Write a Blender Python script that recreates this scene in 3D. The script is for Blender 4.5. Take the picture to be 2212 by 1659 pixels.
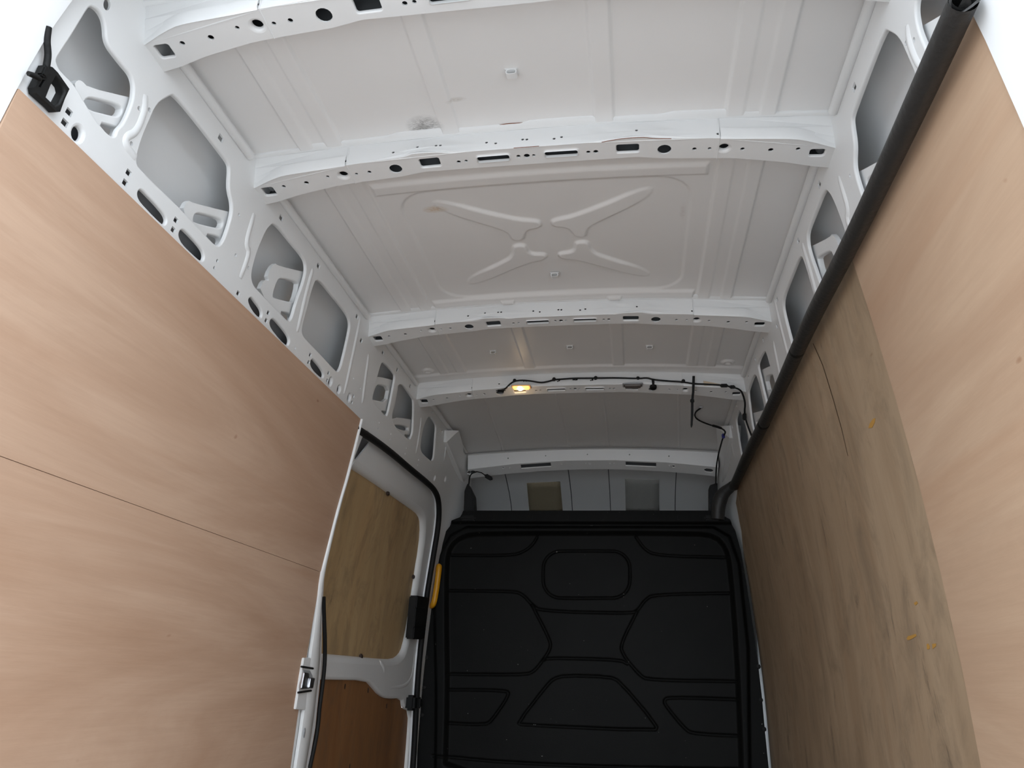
import bpy, bmesh, math, random
import numpy as np
from mathutils import Vector, Matrix
from mathutils.geometry import delaunay_2d_cdt

random.seed(7)
for o in list(bpy.data.objects):
    bpy.data.objects.remove(o)
SC = bpy.context.scene
COL = SC.collection

# ------------------------------------------------------------------ camera
# World: X right (0 = van centre line), Y towards the cab, Z up (0 = load floor).
CAM = np.array([0.255, 0.0, 0.75])
CX, CY = 1106.0, 829.5
VPY = np.array([1377.0, 1483.0])      # vanishing point of the van's long axis
VPX = np.array([-9540.0, 1105.0])     # vanishing point of the cross beams
_b = VPY - [CX, CY]; _a = VPX - [CX, CY]
F = math.sqrt(-(_a @ _b))             # focal length in pixels of the 2212 px wide frame
_X = -np.array([_a[0], _a[1], F]); _X /= np.linalg.norm(_X)
_Y = np.array([_b[0], _b[1], F]); _Y /= np.linalg.norm(_Y)
_Z = np.cross(_X, _Y)
if _Z[1] > 0: _Z = -_Z
RM = np.stack([_X, _Y, _Z])           # image axes (right, down, forward) -> world

cam_d = bpy.data.cameras.new('camera')
cam = bpy.data.objects.new('camera', cam_d); COL.objects.link(cam)
cam_d.sensor_fit = 'HORIZONTAL'; cam_d.sensor_width = 36.0
cam_d.lens = F / 2212.0 * 36.0
cam_d.clip_start = 0.01
r_, d_, f_ = RM[:, 0], RM[:, 1], RM[:, 2]
m = Matrix(((r_[0], -d_[0], -f_[0], CAM[0]), (r_[1], -d_[1], -f_[1], CAM[1]), (r_[2], -d_[2], -f_[2], CAM[2]), (0, 0, 0, 1)))
cam.matrix_world = m
SC.camera = cam

# ------------------------------------------------------------------ world: even overcast daylight behind the open rear doors
w = bpy.data.worlds.new('overcast'); SC.world = w; w.use_nodes = True
bg = w.node_tree.nodes['Background']
bg.inputs['Color'].default_value = (0.85, 0.925, 1.0, 1)
bg.inputs['Strength'].default_value = 2.2
SC.view_settings.view_transform = 'Standard'
SC.view_settings.look = 'None'
SC.view_settings.gamma = 1.0
SC.view_settings.exposure = 1.0
SC.view_settings.use_curve_mapping = False

# ------------------------------------------------------------------ materials
def mat(name, col, rough=.5, spec=.5, metal=0, bump=0, bscale=60, coat=0, emit=None, estr=0):
    m = bpy.data.materials.new(name); m.use_nodes = True
    nt = m.node_tree; b = nt.nodes['Principled BSDF']
    b.inputs['Base Color'].default_value = (*col, 1)
    b.inputs['Roughness'].default_value = rough
    b.inputs['Specular IOR Level'].default_value = spec
    b.inputs['Metallic'].default_value = metal
    b.inputs['Coat Weight'].default_value = coat
    b.inputs['Coat Roughness'].default_value = .15
    if emit:
        b.inputs['Emission Color'].default_value = (*emit, 1); b.inputs['Emission Strength'].default_value = estr
    if bump:
        tc = nt.nodes.new('ShaderNodeTexCoord'); n = nt.nodes.new('ShaderNodeTexNoise'); bp = nt.nodes.new('ShaderNodeBump')
        n.inputs['Scale'].default_value = bscale; n.inputs['Detail'].default_value = 3
        bp.inputs['Strength'].default_value = bump; bp.inputs['Distance'].default_value = .01
        nt.links.new(tc.outputs['Object'], n.inputs['Vector']); nt.links.new(n.outputs['Fac'], bp.inputs['Height'])
        nt.links.new(bp.outputs['Normal'], b.inputs['Normal'])
    return m

class NT:
    """tiny helper for node materials"""
    def __init__(s, name, rough=.5, spec=.5):
        s.m = bpy.data.materials.new(name); s.m.use_nodes = True; s.t = s.m.node_tree
        s.b = s.t.nodes['Principled BSDF']; s.b.inputs['Roughness'].default_value = rough
        s.b.inputs['Specular IOR Level'].default_value = spec
        s.tc = s.t.nodes.new('ShaderNodeTexCoord')
    def link(s, a, b): s.t.links.new(a, b)
    def mapping(s, scale=(1, 1, 1), loc=(0, 0, 0), rot=(0, 0, 0)):
        n = s.t.nodes.new('ShaderNodeMapping'); n.inputs['Scale'].default_value = scale
        n.inputs['Location'].default_value = loc; n.inputs['Rotation'].default_value = rot
        s.link(s.tc.outputs['Object'], n.inputs['Vector']); return n.outputs['Vector']
    def noise(s, vec, scale=5, detail=4, rough=.5, dist=0):
        n = s.t.nodes.new('ShaderNodeTexNoise'); n.inputs['Scale'].default_value = scale; n.inputs['Detail'].default_value = detail
        n.inputs['Roughness'].default_value = rough; n.inputs['Distortion'].default_value = dist
        s.link(vec, n.inputs['Vector']); return n.outputs['Fac']
    def ramp(s, fac, stops):
        n = s.t.nodes.new('ShaderNodeValToRGB'); e = n.color_ramp.elements
        while len(e) < len(stops): e.new(.5)
        for i, (p, c) in enumerate(stops):
            e[i].position = p; e[i].color = (*c, 1) if len(c) == 3 else c
        s.link(fac, n.inputs['Fac']); return n.outputs['Color']
    def mix(s, fac, a, b, mode='MIX'):
        n = s.t.nodes.new('ShaderNodeMix'); n.data_type = 'RGBA'; n.blend_type = mode
        for inp, v in ((n.inputs['Factor'], fac), (n.inputs['A'], a), (n.inputs['B'], b)):
            pass
        fi, ai, bi = n.inputs[0], n.inputs[6], n.inputs[7]
        for inp, v in ((fi, fac), (ai, a), (bi, b)):
            if isinstance(v, (int, float)): inp.default_value = v
            elif isinstance(v, tuple): inp.default_value = (*v, 1)
            else: s.link(v, inp)
        return n.outputs[2]
    def math(s, op, a, b=None, c=None, clamp=False):
        n = s.t.nodes.new('ShaderNodeMath'); n.operation = op; n.use_clamp = clamp
        for i, v in enumerate((a, b, c)):
            if v is None: continue
            if isinstance(v, (int, float)): n.inputs[i].default_value = v
            else: s.link(v, n.inputs[i])
        return n.outputs[0]
    def spot(s, loc, rx, ry, rz, soft=.5):
        """1 inside an ellipsoid in object coordinates, 0 outside"""
        n = s.t.nodes.new('ShaderNodeMapping'); n.vector_type = 'TEXTURE'
        n.inputs['Location'].default_value = loc; n.inputs['Scale'].default_value = (rx, ry, rz)
        s.link(s.tc.outputs['Object'], n.inputs['Vector'])
        l = s.t.nodes.new('ShaderNodeVectorMath'); l.operation = 'LENGTH'; s.link(n.outputs['Vector'], l.inputs[0])
        mr = s.t.nodes.new('ShaderNodeMapRange'); mr.inputs['From Min'].default_value = 1; mr.inputs['From Max'].default_value = soft
        mr.clamp = True; s.link(l.outputs['Value'], mr.inputs['Value']); return mr.outputs['Result']
    def bump(s, h, strength=.2, dist=.01):
        n = s.t.nodes.new('ShaderNodeBump'); n.inputs['Strength'].default_value = strength; n.inputs['Distance'].default_value = dist
        s.link(h, n.inputs['Height']); s.link(n.outputs['Normal'], s.b.inputs['Normal'])
    def color(s, c): s.link(c, s.b.inputs['Base Color'])

def paint(name, base=(.775, .78, .78), rough=.34, dirt=.5):
    n = NT(name, rough)
    v = n.mapping((1, 1, 1))
    big = n.noise(v, 3.0, 5, .6)
    c = n.ramp(big, [(.3, tuple(x * .975 for x in base)), (.7, base)])
    sp = n.noise(n.mapping((1, 1, 1)), 150, 2)
    spk = n.ramp(sp, [(.80, (0, 0, 0)), (.84, (1, 1, 1))])
    area = n.ramp(n.noise(v, 2.2, 3), [(.5, (0, 0, 0)), (.72, (1, 1, 1))])
    c = n.mix(n.math('MULTIPLY', n.math('MULTIPLY', spk, area), dirt), c, (.28, .25, .22))
    n.color(c)
    n.bump(n.noise(n.mapping((1, 1, 1)), 26, 2), .05, .01)
    return n

PAINT = paint('white_paint').m
def ceiling_mat():
    n = paint('ceiling_paint', (.80, .795, .79), .38)
    base = n.b.inputs['Base Color'].links[0].from_socket
    fine = n.noise(n.mapping((.5, 1.6, 1), rot=(0, 0, .5)), 170, 6, .8)
    fm = n.ramp(fine, [(.36, (0, 0, 0)), (.60, (1, 1, 1))])
    c = base
    for (px, py, rx, ry, col, k) in SPOTS:
        x, y, z = CEIL(px, py)
        s = n.spot((x, y, z), rx, ry, .1, .25)
        c = n.mix(n.math('MULTIPLY', n.math('MULTIPLY', s, fm), k), c, col)
    n.color(c)
    return n.m

def plywood(name, light, dark, axis='Y', streak=.5, dirty=False):
    n = NT(name, .62, .3)
    if axis == 'Y':
        v1 = n.mapping((1, .16, 1)); v2 = n.mapping((1, .05, 1)); v3 = n.mapping((1, .03, 1))
    else:
        v1 = n.mapping((1, 1, .2)); v2 = n.mapping((1, 1, .07)); v3 = n.mapping((1, 1, .04))
    a = n.noise(v1, 3.2, 7, .6, 1.4)
    c = n.ramp(a, [(.30, dark), (.48, tuple((p + q) / 2 for p, q in zip(light, dark))), (.62, light), (.8, tuple(min(1, x * 1.05) for x in light))])
    g = n.noise(v2, 90, 4, .6)
    c = n.mix(n.math('MULTIPLY', n.ramp(g, [(.35, (0, 0, 0)), (.7, (1, 1, 1))]), .13), c, tuple(x * .72 for x in dark))
    st = n.noise(v3, 9, 3, .5, .5)
    c = n.mix(n.math('MULTIPLY', n.ramp(st, [(.56, (0, 0, 0)), (.72, (1, 1, 1))]), streak), c, (dark[0] * .93, dark[1] * .78, dark[2] * .66))
    k = n.noise(n.mapping((1, .6, 1)), 22, 1)
    c = n.mix(n.math('MULTIPLY', n.ramp(k, [(.80, (0, 0, 0)), (.84, (1, 1, 1))]), .6), c, (dark[0] * .6, dark[1] * .4, dark[2] * .3))
    if dirty:
        d = n.noise(n.mapping((1, 1, .5), rot=(.25, 0, 0)), 7.5, 9, .72, .8)
        c = n.mix(n.math('MULTIPLY', n.ramp(d, [(.48, (0, 0, 0)), (.70, (1, 1, 1))]), .45), c, (.11, .085, .06))
        sc_ = n.noise(n.mapping((1, .7, .12), rot=(.5, 0, 0)), 20, 6, .75, .6)
        c = n.mix(n.math('MULTIPLY', n.ramp(sc_, [(.60, (0, 0, 0)), (.70, (1, 1, 1))]), .6), c, (.07, .055, .04))
        l = n.noise(n.mapping((1, .5, .16), rot=(-.6, 0, 0)), 12, 5, .7, .3)
        c = n.mix(n.math('MULTIPLY', n.ramp(l, [(.66, (0, 0, 0)), (.76, (1, 1, 1))]), .35), c, (.42, .33, .22))
    n.color(c)
    n.bump(g, .12, .004)
    return n.m

PLY = plywood('pale_plywood', (.54, .37, .265), (.43, .27, .18), 'Y', .30)
PLYR = plywood('pale_plywood_offside', (.50, .350, .240), (.42, .275, .182), 'Y', .25)
PLYD = plywood('soiled_plywood', (.40, .292, .192), (.31, .217, .137), 'Z', .3, True)
PLYDOOR = plywood('door_plywood', (.53, .375, .20), (.42, .285, .145), 'Z', .3, True)
PLYLOW = plywood('red_brown_plywood', (.30, .145, .06), (.21, .095, .038), 'Z', .3, True)
PLYFLOOR = plywood('floor_plywood', (.33, .275, .225), (.27, .22, .175), 'Y', .3, True)
BLACK = mat('black_plastic', (.008, .008, .008), .5, .25, bump=.1, bscale=90)
RUBBER = mat('black_rubber', (.010, .010, .010), .6, .22, bump=.15, bscale=120)
FOAM = mat('black_foam_tube', (.026, .025, .024), .48, .4, bump=.2, bscale=70)
BLUE = mat('blue_plastic', (.02, .02, .16), .4)
YELLOW = mat('yellow_plastic', (.66, .30, .008), .38)
STEEL = mat('bright_steel', (.62, .62, .64), .32, metal=1.0, bump=.15, bscale=80)
ZINC = mat('galvanised_grey', (.42, .43, .45), .45, metal=.3, bump=.1)
TAN = mat('tan_foam_pad', (.34, .29, .20), .9, .1, bump=.3, bscale=120)
GREYPAD = mat('grey_foam_pad', (.42, .42, .40), .9, .1, bump=.3, bscale=120)
TAPE = mat('masking_tape', (.62, .50, .36), .7, .2)
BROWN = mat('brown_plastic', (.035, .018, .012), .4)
RUST = mat('rust', (.20, .06, .02), .8, .1, bump=.3)
GLASS_OFF = mat('grey_lens', (.18, .16, .15), .15, .6)
GLASS_ON = mat('lit_lens', (.9, .75, .5), .2, .5, emit=(1.0, .40, .08), estr=.8)
BULB = mat('bulb_glow', (1, .9, .7), .3, .5, emit=(1.0, .80, .50), estr=22)
ASPHALT = mat('concrete', (.42, .41, .40), .9, .2, bump=.3, bscale=40)
SHADE_GREY = mat('shade_grey', (.10, .105, .11), .6, .3)  # dark tone standing in for shade inside bows and along roof creases
DARKWOOD = mat('dark_gap', (.05, .025, .012), .9, .1)

def bulkhead_mat():
    n = NT('black_bulkhead', .5, .12)
    v = n.mapping((1, 1, 1))
    c = n.ramp(n.noise(v, 4, 5), [(.3, (.0030, .0031, .0030)), (.7, (.0050, .0053, .0050))])
    sp = n.ramp(n.noise(v, 60, 1), [(.795, (0, 0, 0)), (.81, (1, 1, 1))])
    ar = n.ramp(n.noise(v, 3.5, 3), [(.42, (0, 0, 0)), (.6, (1, 1, 1))])
    c = n.mix(n.math('MULTIPLY', sp, ar), c, (.20, .20, .19))
    n.color(c)
    n.b.inputs['Roughness'].default_value = .55
    n.bump(n.noise(v, 140, 2), .15, .003)
    return n.m
BULK = bulkhead_mat()

# ------------------------------------------------------------------ geometry helpers
def props(o, label=None, cat=None, group=None, kind=None):
    if label: o['label'] = label
    if cat: o['category'] = cat
    if group: o['group'] = group
    if kind: o['kind'] = kind
    return o

def link(name, me, m, parent=None, smooth=False):
    o = bpy.data.objects.new(name, me); COL.objects.link(o)
    if m: me.materials.append(m)
    if smooth:
        me.polygons.foreach_set('use_smooth', [True] * len(me.polygons))
    if parent:
        o.parent = parent
        o.matrix_parent_inverse = parent.matrix_world.inverted() if False else Matrix.Translation(-parent.location)
    return o

def empty(name, loc=(0, 0, 0)):
    o = bpy.data.objects.new(name, None); COL.objects.link(o); o.location = loc; o.empty_display_size = .05
    return o

def from_py(name, v, f, m, parent=None, smooth=False):
    me = bpy.data.meshes.new(name); me.from_pydata([tuple(map(float, p)) for p in v], [], f); me.update()
    return link(name, me, m, parent, smooth)

def autosmooth(o, ang=35):
    me = o.data
    me.polygons.foreach_set('use_smooth', [True] * len(me.polygons))
    bm = bmesh.new(); bm.from_mesh(me)
    a = math.radians(ang)
    for e in bm.edges:
        if len(e.link_faces) == 2:
            e.smooth = e.calc_face_angle(0) < a
    bm.to_mesh(me); bm.free()
    return o

def chaikin(p, n=2, closed=True, k=.25):
    p = [np.array(q, float) for q in p]
    for _ in range(n):
        q = []
        N = len(p)
        rng = range(N) if closed else range(N - 1)
        if not closed: q.append(p[0])
        for i in rng:
            a, b = p[i], p[(i + 1) % N]
            q += [a * (1 - k) + b * k, a * k + b * (1 - k)]
        if not closed: q.append(p[-1])
        p = q
    return p

def area2(p): 
    return .5 * sum(p[i][0] * p[(i + 1) % len(p)][1] - p[(i + 1) % len(p)][0] * p[i][1] for i in range(len(p)))
def ccw(p):
    return list(p) if area2(p) > 0 else list(p)[::-1]
def offset(p, d):
    """outward offset of a ccw loop"""
    N = len(p); out = []
    for i in range(N):
        a, b, c = np.array(p[i - 1]), np.array(p[i]), np.array(p[(i + 1) % N])
        t = (b - a) / (np.linalg.norm(b - a) + 1e-9) + (c - b) / (np.linalg.norm(c - b) + 1e-9)
        t /= np.linalg.norm(t) + 1e-9
        out.append(b + d * np.array([t[1], -t[0]]))
    return out
def inside(pt, poly):
    x, y = pt; r = False; j = len(poly) - 1
    for i in range(len(poly)):
        xi, yi = poly[i]; xj, yj = poly[j]
        if (yi > y) != (yj > y) and x < (xj - xi) * (y - yi) / (yj - yi + 1e-15) + xi: r = not r
        j = i
    return r
def resample(p, step):
    out = []
    for i in range(len(p)):
        a, b = np.array(p[i], float), np.array(p[(i + 1) % len(p)], float)
        n = max(1, int(math.ceil(np.linalg.norm(b - a) / step)))
        for k in range(n): out.append(a + (b - a) * k / n)
    return out

def sheet(name, outline, holes, fmap, m, thick=.004, grid=(.06, .06), parent=None, flip=False, rim=True):
    """Pressed sheet with real cut-outs. outline/holes in (u,v); holes: list of (loop, roll_width, roll_depth).
    fmap(u, v, d) -> xyz, d = depth away from the viewer."""
    verts2, edges, V, Fc = [], [], [], []
    loops = []
    outline = ccw(resample(outline, max(grid)))
    def addloop(lp):
        s = len(verts2)
        for q in lp: verts2.append(Vector((float(q[0]), float(q[1]))))
        n = len(lp)
        edges.extend([(s + i, s + (i + 1) % n) for i in range(n)])
        loops.append((s, n)); return s
    addloop(outline)
    hl = []
    for (lp, ro, dp) in holes:
        lp = ccw(lp)
        outer = offset(lp, ro) if ro > 0 else lp
        addloop(outer); hl.append((lp, outer, ro, dp))
    us = [q[0] for q in outline]; vs = [q[1] for q in outline]
    bbs = [(min(q[0] for q in h[1]) - .006, max(q[0] for q in h[1]) + .006, min(q[1] for q in h[1]) - .006, max(q[1] for q in h[1]) + .006) for h in hl]
    u = min(us) + grid[0] * .53
    while u < max(us):
        v = min(vs) + grid[1] * .47
        while v < max(vs):
            if inside((u, v), outline):
                ok = True
                for bb, h in zip(bbs, hl):
                    if bb[0] < u < bb[1] and bb[2] < v < bb[3]: ok = False; break
                if ok: verts2.append(Vector((u, v)))
            v += grid[1]
        u += grid[0]
    rv, re, rf, ov, oe, of = delaunay_2d_cdt(verts2, edges, [], 1, 1e-6)
    rv2 = [(q.x, q.y) for q in rv]
    V = [fmap(a, b, 0.0) for a, b in rv2]
    outers = [h[1] for h in hl]
    hb = [(min(q[0] for q in o), max(q[0] for q in o), min(q[1] for q in o), max(q[1] for q in o)) for o in outers]
    for t in rf:
        c = (sum(rv2[i][0] for i in t) / 3, sum(rv2[i][1] for i in t) / 3)
        if not inside(c, outline): continue
        bad = False
        for b, o in zip(hb, outers):
            if b[0] <= c[0] <= b[1] and b[2] <= c[1] <= b[3] and inside(c, o): bad = True; break
        if not bad: Fc.append(tuple(t))
    def band(levels):
        # levels: list of (loop, depth); joins consecutive loops
        idx = []
        for lp, d in levels:
            s = len(V)
            V.extend([fmap(q[0], q[1], d) for q in lp]); idx.append(s)
        n = len(levels[0][0])
        for a, b in zip(idx, idx[1:]):
            for i in range(n):
                j = (i + 1) % n
                Fc.append((a + i, b + i, b + j, a + j))
    for lp, outer, ro, dp in hl:
        if ro > 0:
            lv = [(outer, 0.0)]
            for k in (1, 2, 3):
                t = k / 3
                lv.append((offset(lp, ro * (1 - math.sin(t * math.pi / 2))) if k < 3 else lp, dp * (1 - math.cos(t * math.pi / 2))))
            lv.append((lp, dp + math.copysign(thick, dp) if dp < 0 else dp + thick))
            if dp < 0: lv[-1] = (lp, thick)
            band(lv)
        else:
            band([(lp, 0.0), (lp, thick)])
    if rim: band([(outline, 0.0), (outline, thick)][::-1])
    me = bpy.data.meshes.new(name); me.from_pydata([tuple(map(float, p)) for p in V], [], Fc); me.update()
    bm = bmesh.new(); bm.from_mesh(me); bmesh.ops.remove_doubles(bm, verts=bm.verts, dist=1e-5)
    if flip: bmesh.ops.reverse_faces(bm, faces=bm.faces)
    bm.to_mesh(me); bm.free()
    return autosmooth(link(name, me, m, parent), 40)

def gridmesh(name, P, m, parent=None, smooth=True):
    """P: array (n, k, 3)"""
    n, k, _ = P.shape
    me = bpy.data.meshes.new(name)
    idx = np.arange(n * k).reshape(n, k)
    q = np.stack([idx[:-1, :-1], idx[1:, :-1], idx[1:, 1:], idx[:-1, 1:]], -1).reshape(-1, 4)
    me.vertices.add(n * k); me.vertices.foreach_set('co', P.reshape(-1).astype(np.float32))
    me.loops.add(q.size); me.loops.foreach_set('vertex_index', q.reshape(-1).astype(np.int32))
    me.polygons.add(len(q)); me.polygons.foreach_set('loop_start', np.arange(0, q.size, 4, dtype=np.int32))
    me.update(calc_edges=True); me.validate()
    return link(name, me, m, parent, smooth)

def tube(name, pts, r, m, parent=None, seg=10, closed=False, smoothn=2, squash=None, cap=True, hollow=0):
    p = chaikin(pts, smoothn, closed) if smoothn else [np.array(q, float) for q in pts]
    N = len(p); V, Fc = [], []
    up = np.array([0, 0, 1.0])
    t0 = p[1] - p[0]
    if abs(t0[2]) / np.linalg.norm(t0) > .9: up = np.array([0, 1.0, 0])
    prev = None
    for i in range(N):
        a = p[(i - 1) % N] if (closed or i > 0) else p[i]
        b = p[(i + 1) % N] if (closed or i < N - 1) else p[i]
        t = b - a; t /= np.linalg.norm(t) + 1e-12
        nrm = up - t * (up @ t) if prev is None else prev - t * (prev @ t)
        nrm /= np.linalg.norm(nrm) + 1e-12; prev = nrm
        bn = np.cross(t, nrm)
        rr = r(i / (N - 1)) if callable(r) else r
        for k in range(seg):
            an = 2 * math.pi * k / seg
            V.append(p[i] + rr * (math.cos(an) * nrm + math.sin(an) * bn))
    for i in range(N if closed else N - 1):
        for k in range(seg):
            a = i * seg + k; b = i * seg + (k + 1) % seg
            c = ((i + 1) % N) * seg + (k + 1) % seg; d = ((i + 1) % N) * seg + k
            Fc.append((a, b, c, d))
    if cap and not closed:
        Fc.append(tuple(range(seg))[::-1]); Fc.append(tuple((N - 1) * seg + k for k in range(seg)))
    o = from_py(name, V, Fc, m, parent)
    return autosmooth(o, 50)

def box(name, c, s, m, parent=None, bevel=.003, axes=None, seg=2):
    bm = bmesh.new(); bmesh.ops.create_cube(bm, size=1)
    for v in bm.verts: v.co = Vector((v.co.x * s[0], v.co.y * s[1], v.co.z * s[2]))
    if bevel: bmesh.ops.bevel(bm, geom=bm.edges[:], offset=min(bevel, min(s) * .45), segments=seg, affect='EDGES')
    if axes is not None:
        M = Matrix([[float(axes[j][i]) for j in range(3)] for i in range(3)])
        for v in bm.verts: v.co = M @ v.co
    for v in bm.verts: v.co += Vector([float(x) for x in c])
    me = bpy.data.meshes.new(name); bm.to_mesh(me); bm.free()
    return autosmooth(link(name, me, m, parent), 35)

def disc(name, c, n, r, h, m, parent=None, seg=20, dome=.35, ry=None, up=None):
    """rounded button: axis n, radius r (ry along the second axis), height h"""
    n = np.array(n, float); n /= np.linalg.norm(n)
    u = np.array(up, float) if up is not None else np.cross(n, [0, 0, 1.0] if abs(n[2]) < .9 else [1.0, 0, 0])
    u -= n * (u @ n); u /= np.linalg.norm(u); v = np.cross(n, u); c = np.array(c, float)
    ry = ry or r
    V, Fc = [], []
    prof = [(1, 0), (1, h * (1 - dome)), (.92, h * (1 - dome * .4)), (.7, h), (0.0001, h * 1.02)]
    for k, hh in prof:
        for i in range(seg):
            a = 2 * math.pi * i / seg
            V.append(c + u * r * k * math.cos(a) + v * ry * k * math.sin(a) + n * hh)
    for j in range(len(prof) - 1):
        for i in range(seg):
            Fc.append((j * seg + i, j * seg + (i + 1) % seg, (j + 1) * seg + (i + 1) % seg, (j + 1) * seg + i))
    return autosmooth(from_py(name, V, Fc, m, parent), 45)

def prism(name, loop, n, h, m, parent=None, bevel=0):
    """loop of 3-D points extruded by h along n"""
    n = np.array(n, float); n /= np.linalg.norm(n); N = len(loop)
    V = [np.array(q, float) for q in loop] + [np.array(q, float) + n * h for q in loop]
    Fc = [tuple(range(N))[::-1], tuple(range(N, 2 * N))] + [(i, (i + 1) % N, N + (i + 1) % N, N + i) for i in range(N)]
    me = bpy.data.meshes.new(name); me.from_pydata([tuple(map(float, q)) for q in V], [], Fc); me.update()
    bm = bmesh.new(); bm.from_mesh(me); bmesh.ops.recalc_face_normals(bm, faces=bm.faces)
    if bevel: bmesh.ops.bevel(bm, geom=bm.edges[:], offset=bevel, segments=2, affect='EDGES')
    bmesh.ops.triangulate(bm, faces=[f for f in bm.faces if len(f.verts) > 4])
    bm.to_mesh(me); bm.free()
    return autosmooth(link(name, me, m, parent), 35)

# ------------------------------------------------------------------ the van's section, measured in the photograph
PZ = [0, .45, .75, .95, 1.11, 1.34, 1.54, 1.72, 2.02, 2.11]
PH = [.915, .915, .912, .902, .893, .872, .848, .825, .775, .760]
def hw(z): return float(np.interp(z, PZ, PH))          # half width of the lining at height z
def hw_out(z): return float(np.interp(z, [0, 1.6, 1.75, 1.9, 2.02, 2.08, 2.13], [1.03, .965, .945, .915, .875, .835, .775]))
def zroof(x): return 2.11 + .032 * (1 - (x / .78) ** 2)
def zbow(x): return 2.033 + .035 * (1 - (x / .78) ** 2)

def ray(px, py): return RM @ np.array([px - CX, py - CY, F])
def atY(px, py, y):
    r = ray(px, py); return CAM + r * (y / r[1])
def onwall(px, py, side=-1, off=0.0):
    r = ray(px, py); x = -1.1 if side < 0 else .6
    for _ in range(60):
        q = r * x / r[0]; x = .5 * x + .5 * (side * (hw(q[2] + CAM[2]) + off) - CAM[0])
    return CAM + r * x / r[0]
def onsurf(px, py, zf):
    r = ray(px, py); z = 1.3
    for _ in range(40):
        q = CAM + r * z / r[2]; z = zf(q[0]) - CAM[2]
    return CAM + r * z / r[2]
def onsurf2(px, py, zf):
    r = ray(px, py); z = 1.25
    for _ in range(80):
        q = CAM + r * z / r[2]; z = .6 * z + .4 * (zf(q[0], q[1]) - CAM[2])
    return CAM + r * z / r[2]
CEIL = lambda px, py: onsurf(px, py, zroof)
def crop(ox, oy, pts, k=560 / 2212):
    return [(ox + x * k, oy + y * k) for x, y in pts]
A_ = lambda p: crop(0, 0, p)
B_ = lambda p: crop(200, 300, p)
C_ = lambda p: crop(480, 560, p)
F_ = lambda p: crop(620, 860, p)

Y0, Y1 = .93, 4.75     # rear portal, front end of the side walls

# ================================================================== STRUCTURE
# ---- ground outside and load floor
o = from_py('ground', [(-30, -30, -.68), (30, -30, -.68), (30, 34, -.68), (-30, 34, -.68)], [(0, 1, 2, 3)], ASPHALT); props(o, kind='structure')
o = box('floor', (0, 2.66, -.02), (1.9, 3.6, .04), PLYFLOOR, bevel=.004); props(o, kind='structure')

# ---- ceiling: one pressed roof skin, ribs and panels pressed into the sheet
def seg_dist(X, Y, pts, closed=False):
    d = np.full(X.shape, 9.0)
    n = len(pts)
    for i in range(n if closed else n - 1):
        a = np.array(pts[i], float); b = np.array(pts[(i + 1) % n], float); ab = b - a
        L = ab @ ab + 1e-12
        t = np.clip(((X - a[0]) * ab[0] + (Y - a[1]) * ab[1]) / L, 0, 1)
        d = np.minimum(d, np.hypot(X - a[0] - t * ab[0], Y - a[1] - t * ab[1]))
    return d
def poly_in(X, Y, pts):
    r = np.zeros(X.shape, bool); n = len(pts); j = n - 1
    for i in range(n):
        xi, yi = pts[i]; xj, yj = pts[j]
        c = ((yi > Y) != (yj > Y)) & (X < (xj - xi) * (Y - yi) / (yj - yi + 1e-15) + xi)
        r ^= c; j = i
    return r
def sdf(X, Y, pts):
    d = seg_dist(X, Y, pts, True)
    return np.where(poly_in(X, Y, pts), -d, d)
def sst(d, w):                       # 1 inside (d<0), 0 outside, smooth over +-w
    t = np.clip(.5 - d / (2 * w), 0, 1); return t * t * (3 - 2 * t)
def rrect(x0, x1, y0, y1, r):
    p = []
    for cx, cy, a0 in ((x1 - r, y0 + r, -90), (x1 - r, y1 - r, 0), (x0 + r, y1 - r, 90), (x0 + r, y0 + r, 180)):
        for k in range(7):
            a = math.radians(a0 + 15 * k); p.append((cx + r * math.cos(a), cy + r * math.sin(a)))
    return p
def ceil_xy(pts): return [tuple(CEIL(*p)[:2]) for p in pts]

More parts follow.
